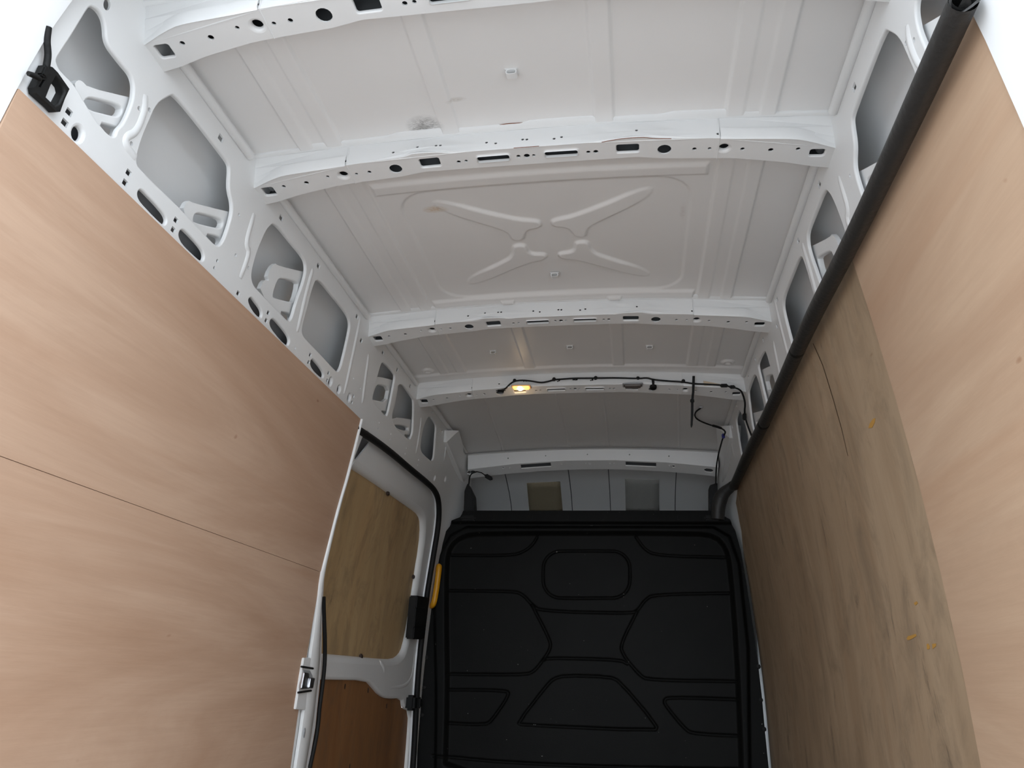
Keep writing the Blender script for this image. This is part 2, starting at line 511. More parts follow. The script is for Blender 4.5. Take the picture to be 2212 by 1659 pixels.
def make_ceiling():
    xs = np.linspace(-.80, .80, 601)
    ys = np.linspace(.80, 4.72, 785)
    X, Y = np.meshgrid(xs, ys, indexing='ij')
    Z = 2.11 + .032 * (1 - (X / .78) ** 2)
    D = np.zeros_like(X)
    def band(x0, x1, y0, y1, h, w=.006):
        return h * sst(np.maximum(np.maximum(x0 - X, X - x1), np.maximum(y0 - Y, Y - y1)), w)
    for s in (-1, 1):
        lo, hi = sorted((s * .515, s * .640)); D += band(lo, hi, .70, 3.285, .0080, .0045)
        lo, hi = sorted((s * .560, s * .600)); D += band(lo, hi, .70, 3.285, -.0035, .005)
        lo, hi = sorted((s * .182, s * .232)); D += band(lo, hi, .70, 1.72, .0075, .0045); D += band(lo, hi, 2.60, 3.285, .0075, .0045)
        D += .006 * sst(np.abs(X - s * (.50 + .05 * (Y - 3.7))) - .002, .006) * sst(3.42 - Y, .02)
        D += .006 * sst(np.abs(X - s * .12) - .002, .006) * sst(3.42 - Y, .02)
    # bay with the X-shaped pressing
    D += band(-.50, .49, 1.825, 1.872, .009, .008)
    D += band(-.50, .50, 2.575, 2.625, .009, .008)
    D += -.0055 * sst(sdf(X, Y, rrect(-.447, .452, 1.885, 2.565, .10)), .006)
    UL = ceil_xy([(930, 429), (1105, 473), (1160, 477), (1169, 482), (1168, 492), (1140, 497), (1134, 505), (1132, 516), (1120, 521), (1106, 519), (1100, 506), (1083, 496), (945, 457)])
    LL = ceil_xy([(1005, 604), (1095, 563), (1108, 550), (1107, 535), (1115, 530), (1133, 530), (1138, 536), (1141, 544), (1152, 549), (1178, 549), (1182, 556), (1172, 563), (1145, 566), (1018, 622)])
    for P in (UL, LL):
        P = [tuple(q) for q in chaikin(P, 2)]
        for s in (1, -1):
            Q = [(s * q[0], q[1]) for q in P]
            D += .0085 * np.clip((.37 - np.abs(X)) / .14, 0, 1) * sst(sdf(X, Y, Q), .006)
    # bay before the lamp bow
    D += .009 * sst(np.abs(Y - 3.345) - .055, .010)
    for s in (-1, 1):
        d = np.hypot(X - s * .692, Y - 3.245)
        D += .008 * sst(d - .026, .006) - .007 * sst(d - .011, .004)
    # front slope over the cab
    Z = Z - .040 * np.clip(Y - 3.75, 0, None) ** 2
    P = np.stack([X, Y, Z - D], -1)
    return P
CP = make_ceiling()
SPOTS = [(918, 272, .055, .045, (.10, .10, .10), .85), (940, 455, .045, .022, (.55, .38, .20), .9), (905, 278, .03, .02, (.2, .19, .18), .5),
         (1475, 460, .012, .05, (.5, .42, .4), .35), (985, 215, .03, .01, (.4, .36, .3), .6)]
CEILM = ceiling_mat()
ceiling = gridmesh('ceiling', CP[:, ::-1], CEILM); props(ceiling, kind='structure')
def zceil(x, y): return zroof(x) - .040 * max(0, y - 3.75) ** 2
# outer roof sheet above it (stops daylight)
og = np.array([[(x, y, 2.19 + .03 * (1 - (x / .8) ** 2)) for y in (.80, 6.2)] for x in np.linspace(-.90, .90, 9)])
gridmesh('outer_skin', og, PAINT, ceiling)

# ---- side walls -----------------------------------------------------------
openings = [
    A_([(790, 55), (845, 90), (885, 155), (902, 230), (905, 320), (930, 400), (985, 475), (1060, 570), (1120, 640), (1145, 720), (1142, 800), (1130, 880), (1060, 1050), (1000, 1105), (985, 1165), (940, 1160), (830, 1040), (720, 860), (640, 720), (515, 600), (485, 535), (490, 495), (600, 330), (720, 130), (760, 65)]),
    [(377, 205), (413, 246), (479, 332), (495, 354), (497, 367), (495, 396), (496, 414), (503, 442), (501, 467), (486, 515), (476, 530), (467, 531), (443, 506), (395, 454), (301, 364), (295, 346), (306, 304), (322, 266), (340, 224), (368, 207)],
    [(594, 480), (630, 525), (656, 556), (662, 573), (660, 599), (640, 654), (631, 688), (623, 695), (605, 676), (560, 629), (547, 614), (543, 596), (549, 568), (557, 543), (571, 508), (580, 492)],
    [(686, 598), (723, 644), (751, 679), (757, 697), (755, 717), (741, 778), (735, 798), (729, 803), (723, 798), (688, 760), (655, 726), (652, 712), (662, 674), (675, 623)],
    C_([(1370, 866), (1470, 970), (1478, 1010), (1460, 1100), (1432, 1250), (1414, 1322), (1400, 1342), (1350, 1290), (1285, 1215), (1283, 1150), (1308, 1060), (1330, 990), (1345, 930)]),
    C_([(1520, 1038), (1625, 1180), (1637, 1210), (1634, 1375), (1627, 1480), (1612, 1520), (1600, 1542), (1545, 1495), (1475, 1425), (1448, 1345), (1462, 1250), (1480, 1150)]),
    F_([(1215, 143), (1262, 205), (1277, 240), (1268, 340), (1258, 480), (1250, 528), (1233, 537), (1190, 502), (1138, 450), (1145, 350), (1170, 230)]),
]
oblongs = [
    B_([(385, 470), (395, 440), (418, 430), (470, 480), (600, 620), (634, 680), (632, 715), (612, 734), (580, 715), (430, 560), (395, 510)]),
    B_([(736, 830), (745, 785), (768, 772), (800, 790), (930, 930), (957, 990), (950, 1035), (925, 1042), (880, 1005), (770, 900)]),
    B_([(1328, 1385), (1340, 1355), (1365, 1352), (1400, 1400), (1445, 1460), (1450, 1510), (1430, 1532), (1370, 1470)]),
    C_([(405, 545), (415, 515), (437, 505), (470, 530), (560, 640), (579, 690), (570, 730), (552, 735), (500, 690), (420, 590)]),
    C_([(753, 885), (762, 855), (778, 850), (830, 910), (865, 960), (870, 1000), (853, 1017), (800, 970), (760, 920)]),
]
squares = (A_([(590, 957), (553, 1048), (1098, 1475), (1067, 1560)]) + B_([(308, 290), (278, 375), (712, 695), (688, 777), (1243, 1318), (1500, 1485), (1482, 1550)])
           + C_([(752, 817), (738, 880), (908, 972), (897, 1035), (1120, 1170), (1108, 1222)]))
diamonds = (A_([(1885, 1180)]) + B_([(1610, 675), (1928, 1085)]) + C_([(1150, 490), (1187, 695), (1372, 795), (1495, 945), (1605, 1083), (1793, 1305), (1875, 1470)]))
dots = (A_([(1187, 925), (1275, 937), (1122, 1225)]) + B_([(1222, 992), (1330, 1100), (1250, 648), (1065, 1040), (1040, 1100)])
        + C_([(737, 222), (653, 537), (623, 760), (1120, 1018), (1177, 1103)])
        + F_([(787, 207), (777, 256), (887, 305), (878, 353), (1017, 428), (1008, 473), (1122, 527), (1115, 570), (1218, 615)]))
ovals = A_([(665, 1140)]) + C_([(925, 1045), (997, 1110), (1085, 1180)]) + F_([(1260, 680), (1350, 690)])

WO = .010     # steel sits behind the plywood lining
def wyz(p, off=WO): 
    q = onwall(p[0], p[1], -1, off); return np.array([q[1], q[2]])
def circ(c, r, r2=None, n=12): 
    return [(c[0] + r * math.cos(2 * math.pi * k / n), c[1] + (r2 or r) * math.sin(2 * math.pi * k / n)) for k in range(n)]
def rectloop(c, a, b): return [(c[0] - a, c[1] - b), (c[0] + a, c[1] - b), (c[0] + a, c[1] + b), (c[0] - a, c[1] + b)]

def wall_holes(aperture):
    H = []
    for op in openings: H.append((chaikin([wyz(p) for p in op], 2), .0042, .0045))
    for op in oblongs: H.append((chaikin([wyz(p) for p in op], 2), .004, .004))
    for p in squares: H.append((rectloop(wyz(p), .008, .0065), 0, 0))
    for p in diamonds: H.append((rectloop(wyz(p), .011, .008), 0, 0))
    for p in dots: H.append((circ(wyz(p), .005), 0, 0))
    for p in ovals: H.append((circ(wyz(p), .013, .015, 16), .007, .006))
    H.append((circ(wyz((231, 10)), .009, .012, 16), 0, 0))
    return H

SEAL = [(786, 937), (812, 954), (848, 981), (886, 1014), (919, 1040), (938, 1058), (947, 1080), (948, 1113), (944, 1151), (936, 1197), (929, 1240), (921, 1290), (913, 1355), (906, 1416), (900, 1492), (895, 1593), (891, 1659)]
seal_yz = [wyz(p) for p in SEAL]
APT = []
for i, (y, z) in enumerate(seal_yz):
    APT.append((y, z))
APT = [(q[0], q[1]) for q in APT if q[0] > 2.95]
_rt = [wyz(p) for p in ((785, 935), (758, 1015), (733, 1105), (711, 1200), (702, 1250), (699, 1300), (697, 1370), (696, 1440), (683, 1570), (668, 1659))]
_rt = [(q[0] + .004, q[1]) for q in _rt]
APT = [(_rt[-1][0], .10)] + _rt[::-1][:-1] + [(_rt[0][0] + .004, _rt[0][1] - .03), (_rt[0][0] + .03, APT[0][1] + .002)] + APT + [(APT[-1][0], .10)]
APT = ccw(APT)

def sm01(t):
    t = min(1, max(0, t)); return t * t * (3 - 2 * t)
def hwy(y, z):
    h = hw(z); k = sm01((y - 4.42) / .16) * sm01((z - 1.40) / .28)
    return h + (min(h, .770) - h) * k
def wmap(side, off):
    def f(u, v, d): return (side * (hwy(u, v) + off + d), u, v)
    return f
def ribbon(name, pts, side, wd, ht, parent):
    """broad flat-topped bead pressed out of the side wall"""
    P = chaikin([q[1:] for q in pts], 2, False); G = []
    for i, c in enumerate(P):
        t = P[min(i + 1, len(P) - 1)] - P[max(i - 1, 0)]; t /= np.linalg.norm(t) + 1e-9
        nrm = np.array([-t[1], t[0]]); row = []
        e = min(1, 4 * min(i, len(P) - 1 - i) / len(P) + .15)
        for k, hh in ((-1, -.001), (-.45, 1), (.45, 1), (1, -.001)):
            q = c + nrm * wd * k
            row.append((side * (hwy(q[0], q[1]) + WO - (ht * hh * e if hh > 0 else -.001)), q[0], q[1]))
        G.append(row)
    G = np.array(G)
    return gridmesh(name, G if side < 0 else G[::-1], PAINT, parent)
def build_wall(side):
    nm = 'wall_left' if side < 0 else 'wall_right'
    out = [(Y0, -.0), (Y1, -.0), (Y1, 2.115), (Y0, 2.115)]
    H = wall_holes(None)
    if side < 0: H.append((APT, .012, .03))
    W = sheet(nm, out, H, wmap(side, WO), PAINT, .005, (.12, .09), flip=(side > 0), rim=False)
    props(W, kind='structure')
    # outer body skin
    zs = np.concatenate([np.linspace(0, 1.6, 5), np.linspace(1.66, 2.13, 14)])
    G = np.array([[(side * hw_out(z), y, z) for y in np.linspace(Y0 - .05, Y1 + .1, 2)] for z in zs])
    gridmesh('outer_skin', G, PAINT, W)
    # inner roof rail tube seen through the oblong cut-outs
    ch = [(.006, 1.790), (.030, 1.792), (.052, 1.784), (.056, 1.74), (.050, 1.715), (.058, 1.69), (.054, 1.62), (.006, 1.60)]
    G = np.array([[(side * (hw(z) + WO + d), y, z) for y in np.linspace(1.0, 2.66 if side < 0 else 4.2, 5)] for d, z in ch])
    gridmesh('inner_rail', G if side > 0 else G[::-1], ZINC, W)
    # ladder-shaped braces behind the openings
    br = [
        (A_([(630, 725), (660, 683), (700, 688), (750, 745), (1100, 830), (1165, 840), (1150, 900), (1070, 1070), (985, 1190), (930, 1180), (815, 1050), (700, 880)]),
         [A_([(718, 872), (745, 840), (800, 838), (1000, 890), (1045, 920), (1035, 965), (1000, 992), (960, 987), (748, 932)]), A_([(835, 1042), (980, 1080), (1003, 1100), (990, 1150), (965, 1170), (938, 1160)])]),
        (B_([(765, 612), (812, 522), (860, 548), (1150, 620), (1215, 628), (1205, 690), (1140, 860), (1090, 940), (1050, 935), (950, 825), (850, 715)]),
         [B_([(858, 685), (875, 640), (920, 635), (1090, 680), (1116, 710), (1105, 752), (1070, 763), (868, 712)]), B_([(952, 806), (1075, 832), (1100, 860), (1090, 908), (1065, 915), (1042, 902)])]),
        (B_([(1420, 1302), (1462, 1200), (1508, 1215), (1490, 1160), (1550, 1058), (1590, 1085), (1800, 1135), (1850, 1140), (1770, 1410), (1695, 1575), (1665, 1570), (1580, 1480)]),
         [B_([(1536, 1335), (1578, 1208), (1610, 1188), (1742, 1218), (1760, 1245), (1728, 1378), (1700, 1395), (1553, 1357)]), B_([(1588, 1466), (1680, 1488), (1706, 1515), (1694, 1555), (1672, 1560)])]),
        (C_([(1275, 1010), (1330, 1000), (1470, 1035), (1510, 1045), (1460, 1310), (1415, 1360), (1340, 1300), (1270, 1230)]),
         [C_([(1283, 1185), (1308, 1095), (1335, 1068), (1430, 1090), (1403, 1222), (1288, 1198)]), C_([(1347, 1288), (1402, 1303), (1416, 1320), (1402, 1344)])]),
        (C_([(1440, 1343), (1630, 1370), (1650, 1372), (1645, 1510), (1605, 1560), (1530, 1500), (1460, 1425)]),
         [C_([(1473, 1408), (1592, 1428), (1592, 1467), (1518, 1452), (1478, 1432)]), C_([(1543, 1493), (1607, 1504), (1611, 1522), (1600, 1544)])]),
    ]
    bo = .028
    for outl, hs in br:
        ol = chaikin([wyz(p, bo) for p in outl], 1)
        hl = [(chaikin([wyz(p, bo) for p in h_], 1), .004, .005) for h_ in hs]
        sheet('brace', ol, hl, wmap(side, bo), PAINT, .012, (.05, .05), parent=W, flip=(side > 0))
        # stiffening bead along the upper bar of the brace
        a, b = ol[len(ol) // 5], ol[len(ol) // 3]
    # pressed beads on the posts
    beads = [A_([(1245, 810), (1235, 950), (1165, 1130), (1075, 1165), (1068, 1235), (1160, 1350)]),
             B_([(1380, 640), (1300, 900), (1342, 960), (1260, 1190)]),
             C_([(775, 80), (720, 260), (640, 620)]), C_([(1180, 490), (1110, 830), (1040, 1150)]), C_([(1250, 810), (1215, 1050), (1195, 1230)]),
             F_([(1145, 165), (1130, 300), (1100, 470)]), F_([(1368, 280), (1342, 530)])]
    for bd in beads:
        pts = []
        for p in bd:
            q = wyz(p); pts.append((0, q[0], q[1]))
        ribbon('bead', pts, side, .0105, .0045, W)
    # rounded roof-rail lips running between the bows
    for ya, yb in ((1.22, 1.60), (1.73, 2.60), (2.73, 3.33), (3.47, 4.50)):
        tube('rail_lip', [(side * .768, y, 2.085) for y in (ya, (ya + yb) / 2, yb)], .012, PAINT, W, 10, smoothn=1)
    # box-shaped gusset at the front roof corner
    g = [atY(962, 929, 3.97), atY(992, 930, 4.03), atY(999, 955, 4.22), atY(1003, 985, 4.48), atY(1005, 1016, 4.565), atY(1003, 1045, 4.55), atY(985, 1000, 4.25), atY(965, 955, 4.00)]
    g = [np.array([-side * q[0], q[1], q[2]]) for q in g]
    prism('gusset', g, (side, 0, 0), .06, PAINT, W, bevel=.002)
    return W
WL = build_wall(-1)
WR = build_wall(1)

# ---- rear portal the picture is taken through
def portal():
    inner = [(-.895, .0), (-.90, .9), (-.875, 1.3), (-.845, 1.62), (-.80, 1.86), (-.73, 2.02), (-.60, 2.10), (0, 2.13), (.60, 2.10), (.73, 2.02), (.80, 1.86), (.845, 1.62), (.875, 1.3), (.90, .9), (.895, .0)]
    outer = [(-1.06, -.0), (-1.06, .9), (-1.05, 1.3), (-1.02, 1.62), (-.99, 1.86), (-.95, 2.1), (-.8, 2.22), (0, 2.26), (.8, 2.22), (.95, 2.1), (.99, 1.86), (1.02, 1.62), (1.05, 1.3), (1.06, .9), (1.06, -.0)]
    inner = chaikin(inner, 2, False); outer = chaikin(outer, 2, False)
    ya, yb = .845, .935
    n = len(inner); V, Fc = [], []
    rings = [(inner, yb, 0), (inner, ya + .012, 0), (inner, ya + .003, .004), (inner, ya, .012), (outer, ya, 0), (outer, yb + .15, 0)]
    for ri, (lp, y, gr) in enumerate(rings):
        for q, qo in zip(lp, outer):
            if ri == 0 and q[0] > .3 and q[1] < 1.83:
                V.append((hw(q[1]) - .006, 1.013, q[1])); continue
            if gr:
                d = np.array(qo) - np.array(q); q = np.array(q) + d / np.linalg.norm(d) * gr
            V.append((q[0], y, q[1]))
    for j in range(len(rings) - 1):
        for i in range(n - 1):
            Fc.append((j * n + i, j * n + i + 1, (j + 1) * n + i + 1, (j + 1) * n + i))
    o = autosmooth(from_py('trim_1', V, Fc, PAINT), 40); props(o, kind='structure')
    return o
TRIM1 = portal()

# ---- front: sloping inside of the high roof over the cab, closed dark cab behind
cs = [(4.62, 2.075), (4.74, 2.048), (4.92, 1.992), (5.10, 1.91), (5.22, 1.79), (5.28, 1.50), (5.30, .0)]
G = np.array([[(x, y, z + .03 * (1 - (x / .8) ** 2)) for x in np.linspace(-.95, .95, 60)] for y, z in chaikin(cs, 2, False)])
X = G[:, :, 0]
for s in (-.535, -.13, .12, .53):
    G[:, :, 2] -= .0
wf = gridmesh('wall_front', G, PAINT); props(wf, kind='structure')
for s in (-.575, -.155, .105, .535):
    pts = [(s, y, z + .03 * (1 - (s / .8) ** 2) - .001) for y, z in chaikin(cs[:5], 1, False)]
    tube('crease', pts, .0030, SHADE_GREY, wf, 6, smoothn=0)  # coloured dark as the shade sitting in each crease
for s in (-1, 1):
    G = np.array([[(s * .90, y, z) for y in (4.5, 5.6)] for z in (0, 2.2)])
    gridmesh('cab_side', G, PAINT, wf, False)
gridmesh('cab_floor', np.array([[(x, y, .0) for y in (4.5, 5.6)] for x in (-1, 1)]), RUBBER, wf, False)

# ================================================================== ROOF BOWS
BOW_R = [(549, 417), (575, 400), (606, 383), (710, 365), (800, 352), (872, 343), (887, 337), (905, 335), (956, 334), (968, 336), (1060, 328), (1111, 325), (1165, 319), (1311, 311), (1322, 306), (1345, 303), (1390, 301), (1410, 306), (1560, 305), (1600, 306), (1696, 304), (1721, 305), (1760, 310), (1800, 318)]
BOW_F = [(556, 441), (600, 432), (637, 421), (728, 397), (865, 377), (915, 366), (968, 363), (1000, 361), (1109, 353), (1258, 342), (1375, 335), (1430, 338), (1560, 337), (1600, 338), (1696, 343), (1746, 352), (1795, 358)]
bowpt = lambda p: onsurf(p[0], p[1], zbow)
YB2 = 1.63
_r = np.array([bowpt(p)[:2] for p in BOW_R]); _f = np.array([bowpt(p)[:2] for p in BOW_F])
# the pressing is symmetric: average both halves
XS = np.linspace(-.785, .785, 90)
def sym(a):
    y = np.interp(XS, a[:, 0], a[:, 1]); return .5 * (y + y[::-1])
RY = sym(_r) - YB2 - .008; FY = sym(_f) - YB2 + .005
ry = lambda x: float(np.interp(x, XS, RY)); fy = lambda x: float(np.interp(x, XS, FY))
BOW_RECT = [([(565, 406), (590, 404), (597, 419), (573, 424)], 0), ([(904, 344), (948, 341), (953, 358), (910, 361)], 0), ([(1030, 337), (1099, 331), (1102, 343), (1033, 349)], 1),
            ([(1176, 326), (1247, 321), (1249, 332), (1178, 338)], 1), ([(1331, 314), (1380, 310), (1381, 326), (1332, 331)], 0), ([(1750, 322), (1782, 323), (1780, 338), (1748, 335)], 0)]
BOW_CIRC = [(613, 402, .006, 0), (662, 394, .007, 0), (708, 381, .005, 0), (742, 378, .012, 1), (770, 375, .005, 0), (798, 371, .006, 0), (855, 364, .018, 0), (991, 349, .006, 0), (1007, 347, .005, 0),
            (1120, 337, .006, 0), (1138, 336, .0085, 0), (1153, 335, .005, 0), (1271, 328, .006, 0), (1287, 327, .007, 0), (1435, 322, .018, 0), (1500, 321, .006, 0), (1533, 320, .005, 0), (1564, 319, .012, 1), (1604, 321, .006, 0), (1665, 323, .007, 0), (1724, 321, .006, 0)]
BOW_WEB = [(591, 376), (599, 373), (747, 347), (850, 329), (903, 320), (943, 316), (952, 315), (1051, 307), (1071, 309), (1129, 300), (1138, 300), (1197, 299), (1213, 295), (1375, 284), (1551, 288), (1730, 289), (1741, 292)]
def bow_shape():
    ub, H = [], []
    for x, y in zip(XS, RY): ub.append((x, y))
    for x, y in zip(XS[::-1], FY[::-1]): ub.append((x, y))
    for q, collar in BOW_RECT:
        lp = [bowpt(p)[:2] - np.array([0, YB2]) for p in q]
        c = sum(lp) / 4
        hx = (abs(lp[1][0] - lp[0][0]) + abs(lp[2][0] - lp[3][0])) / 4; hy = (abs(lp[3][1] - lp[0][1]) + abs(lp[2][1] - lp[1][1])) / 4
        hy = min(hy, .019)
        lp = rrect(c[0] - hx, c[0] + hx, c[1] - hy, c[1] + hy, .006)
        H.append((lp, .006 if collar else .003, -.004 if collar else .003))
    for px, py, r, fl in BOW_CIRC:
        c = bowpt((px, py))[:2] - np.array([0, YB2])
        H.append((circ(c, r, None, 16 if r > .01 else 10), .008 if fl else 0, .006 if fl else 0))
    WH = []
    for p in BOW_WEB:
        q = atY(p[0], p[1], YB2 + .0)
        t = (q[2] - zbow(q[0])) / (zroof(q[0]) - .004 - zbow(q[0]))
        WH.append((q[0], min(.8, max(.2, t))))
    return ub, H, WH
UB, BH, WH = bow_shape()
def make_bow(yb, label, sag=0.0, tilt=0.04):
    root = empty('roof_bow', (0, yb, 2.03)); props(root, label, 'roof beam', 'pressed white roof bows')
    bx = lambda u, v, d: (u, yb + v, zbow(u) - sag - tilt * (v - ry(u)) + d)
    sheet('underside', UB, BH, bx, PAINT, .004, (.04, .02), parent=root)
    top = lambda u: zceil(u, yb) - .008
    def web(u, v, d):
        y0 = yb + ry(u); y1 = yb + .004
        z0 = zbow(u) - sag; z1 = top(u)
        return (u, y0 * (1 - v) + y1 * v + d, z0 * (1 - v) + z1 * v)
    wh = []
    for x, t in WH:
        L = .078
        wh.append(([(x + .0042 * math.cos(a), t + .0042 / L * math.sin(a)) for a in np.linspace(0, 2 * math.pi, 9)[:-1]], 0, 0))
    sheet('web', [(-.785, 0), (.785, 0), (.785, 1), (-.785, 1)], wh, web, PAINT, .003, (.04, .34), parent=root)
    # flange lying along the roof skin, scalloped edge, and the hidden front side
    xs = np.linspace(-.775, .775, 120)
    G = []
    for x in xs:
        e = .017 + .004 * math.tanh(6 * math.sin(x * 17)) * (abs(x) < .62) - (.010 if abs(x) > .64 else 0)
        z = zceil(x, yb) - .005
        G.append([(x, yb - e, z + .005), (x, yb - e, z), (x, yb - .004, z - .001), (x, yb - .001, z - .004), (x, yb + .004, z - .004)])
    gridmesh('flange', np.array(G)[::-1], PAINT, root, False)
    G = [[(x, yb + fy(x), zbow(x) - sag - tilt * (fy(x) - ry(x))), (x, yb + fy(x) + .006, zceil(x, yb))] for x in XS]
    gridmesh('front_web', np.array(G)[::-1], PAINT, root)
    G = [[(x, yb + .008, zceil(x, yb) - .010), (x, yb + fy(x) + .002, zceil(x, yb) - .010), (x, yb + fy(x) - .003, zbow(x) + .006)] for x in XS]
    gridmesh('shade_liner', np.array(G)[::-1], SHADE_GREY, root)  # added sheet, coloured dark so the bow's cut-outs look shaded inside
    # overlapping end brackets with a rolled edge
    for s in (-1, 1):
        G = []
        for x in np.linspace(.50, .785, 16):
            X_ = s * x
            G.append([(X_, yb + ry(X_) - .004, zbow(X_) - sag + .030), (X_, yb + ry(X_) - .0045, zbow(X_) - sag + .004), (X_, yb + ry(X_) - .001, zbow(X_) - sag - .003)])
        xa = s * .497
        tube('seam', [(xa, yb + fy(xa), zbow(xa) - .0005 - tilt * (fy(xa) - ry(xa))), (xa, yb + ry(xa) - .001, zbow(xa) - .0005), (xa, yb + .002, zceil(xa, yb) - .012)], .0014, PAINT, root, 6, smoothn=0)
        G = np.array(G)
        gridmesh('end_bracket', G if s < 0 else G[::-1], PAINT, root)
    return root
YB = [1.106, 1.63, 2.628, 3.36]
bows = [make_bow(YB[0], 'white pressed roof bow nearest the camera, cut by the top edge of the picture'),
        make_bow(YB[1], 'white roof bow with scuffed lower edge, between the plain and X-pressed roof panels'),
        make_bow(YB[2], 'white roof bow just in front of the X-pressed roof panel', tilt=.12),
        make_bow(YB[3], 'white roof bow that carries the lit lamp and black cable', tilt=.20)]

# front header bow over the cab opening
def header():
    yb = 4.585
    root = empty('roof_bow', (0, yb, 2.0)); props(root, 'shallow white header bow above the black bulkhead', 'roof beam', 'pressed white roof bows')
    zb = lambda x: 1.990 + .055 * (1 - (x / .78) ** 2)
    T = lambda p: onsurf2(p[0], p[1], lambda x, y: zb(x) - .42 * (min(max(y, yb - .005), yb + .07) - yb + .01))
    top = lambda x: zceil(x, yb) - .002
    H = []
    for a in ([(1124, 1003), (1189, 999), (1190, 1005), (1126, 1009)], [(1351, 998), (1417, 1000), (1418, 1006), (1352, 1004)]):
        q = [T(p)[:2] for p in a]; c = sum(q) / 4
        H.append((rectloop(c, abs(q[1][0] - q[0][0]) / 2, .018), .003, .002))
    for px, py, r in ((1087, 1010, .008), (1101, 1010, .004), (1213, 1003, .005), (1266, 1001, .005), (1274, 1001, .006), (1318, 1001, .005), (1326, 1001, .005), (1446, 1006, .005), (1455, 1007, .010)):
        H.append((circ(T((px, py))[:2], r), .006, -.003))
    for px, py in ((1018, 1021), (1531, 1017)):
        H.append((chaikin(rectloop(T((px, py))[:2], .026, .016), 1), .004, .003))
    H = [([(q[0], q[1] + max(0, (yb + .003) - min(p[1] for p in lp)) - max(0, max(p[1] for p in lp) - (yb + .064))) for q in lp], a, b) for lp, a, b in H]
    bx = lambda u, v, d: (u, v, zb(u) - .42 * (v - yb + .01) + d)
    sheet('underside', [(-.77, yb - .01), (.77, yb - .01), (.77, yb + .075), (-.77, yb + .075)], H, bx, PAINT, .004, (.05, .03), parent=root)
    web = lambda u, v, d: (u, yb - .01 - v * .02 + d, zb(u) * (1 - v) + top(u) * v)
    WHH = []
    for px, py in ((1098, 994), (1179, 988), (1269, 985), (1360, 986), (1445, 990)):
        q = atY(px, py, yb - .01)
        WHH.append(([(q[0] + .004 * math.cos(a), .5 + .05 * math.sin(a)) for a in np.linspace(0, 2 * math.pi, 9)[:-1]], 0, 0))
    sheet('web', [(-.77, 0), (.77, 0), (.77, 1), (-.77, 1)], WHH, web, PAINT, .003, (.05, .34), parent=root)
    G = [[(x, yb + .075, zb(x) - .0357), (x, yb + .08, zceil(x, yb) + .02)] for x in np.linspace(-.77, .77, 40)]
    gridmesh('front_web', np.array(G)[::-1], PAINT, root)
    G = [[(x, yb + .000, zb(x) + .030), (x, yb + .068, zb(x) + .010), (x, yb + .072, zb(x) - .026)] for x in np.linspace(-.765, .765, 40)]
    gridmesh('shade_liner', np.array(G)[::-1], SHADE_GREY, root)  # added dark sheet giving the header's openings a shaded interior
    G = [[(x, yb - .055, top(x) - .002 - .006 * 0), (x, yb - .03, top(x) - .004)] for x in np.linspace(-.77, .77, 60)]
    gridmesh('flange', np.array(G)[::-1], PAINT, root, False)
    return root
HEAD = header()

# ================================================================== PLYWOOD LINING
def ply(name, side, loop, m, label, cat='plywood panel', thick=.007, off=0.0, group=None, holes=()):
    f = lambda u, v, d: (side * (hw(v) + off + d), u, v)
    o = sheet(name, loop, [(h, 0, 0) for h in holes], f, m, thick, (.2, .08), flip=(side > 0))
    props(o, label, cat, group); return o
lj = [onwall(p[0], p[1], -1)[1:] for p in ((20, 992), (300, 1094), (690, 1234))]
zj = float(np.mean([q[1] for q in lj]))
pf = [onwall(p[0], p[1], -1)[1:] for p in ((780, 905), (728, 1105), (693, 1240), (684, 1300))]
YF = float(pf[0][0])
yl = [float(q[0]) for q in pf]
ply('plywood_panel', -1, [(.937, zj + .0005), (yl[2], zj + .0005), (yl[1], pf[1][1]), (YF, 1.722), (.937, 1.722)], PLY, 'tall pale plywood lining panel on the left wall, above the long joint', group='pale plywood lining panels')
ply('plywood_panel', -1, [(.937, .01), (yl[3] - .02, .01), (yl[3], pf[3][1]), (yl[2], zj - .0005), (.937, zj - .0005)], PLY, 'pale plywood lining panel low on the left wall, below the long joint', group='pale plywood lining panels', off=.0012)
YJ = float(np.mean([onwall(p[0], p[1], 1)[1] for p in ((1850, 540), (1900, 740), (1985, 1100), (2040, 1290), (2120, 1659))]))
ply('plywood_panel', 1, [(1.012, .01), (YJ, .01), (YJ, 1.782), (1.012, 1.782)], PLYR, 'clean pale plywood lining panel at the rear of the right wall', group='pale plywood lining panels', thick=.009)
PR = ply('plywood_panel', 1, [(YJ + .001, .01), (4.50, .01), (4.50, 1.20), (4.47, 1.60), (4.42, 1.72), (4.2, 1.775), (YJ + .001, 1.782)], PLYD, 'stained brown plywood lining panel along the right wall towards the bulkhead', off=.006, thick=.009)
ck = [onwall(p[0], p[1], 1, .0055) for p in ((1757, 742), (1778, 790), (1800, 862), (1818, 925), (1832, 985))]
V = []
for i, q in enumerate(ck):
    w_ = .0025 * (1 - .5 * i / 4)
    V += [q + np.array([-.0008, -w_, 0]), q + np.array([-.0008, w_, 0])]
ckm = from_py('crack', V, [(2 * i, 2 * i + 1, 2 * i + 3, 2 * i + 2) for i in range(4)], DARKWOOD, PR); props(ckm, label='thin dark split in the veneer')

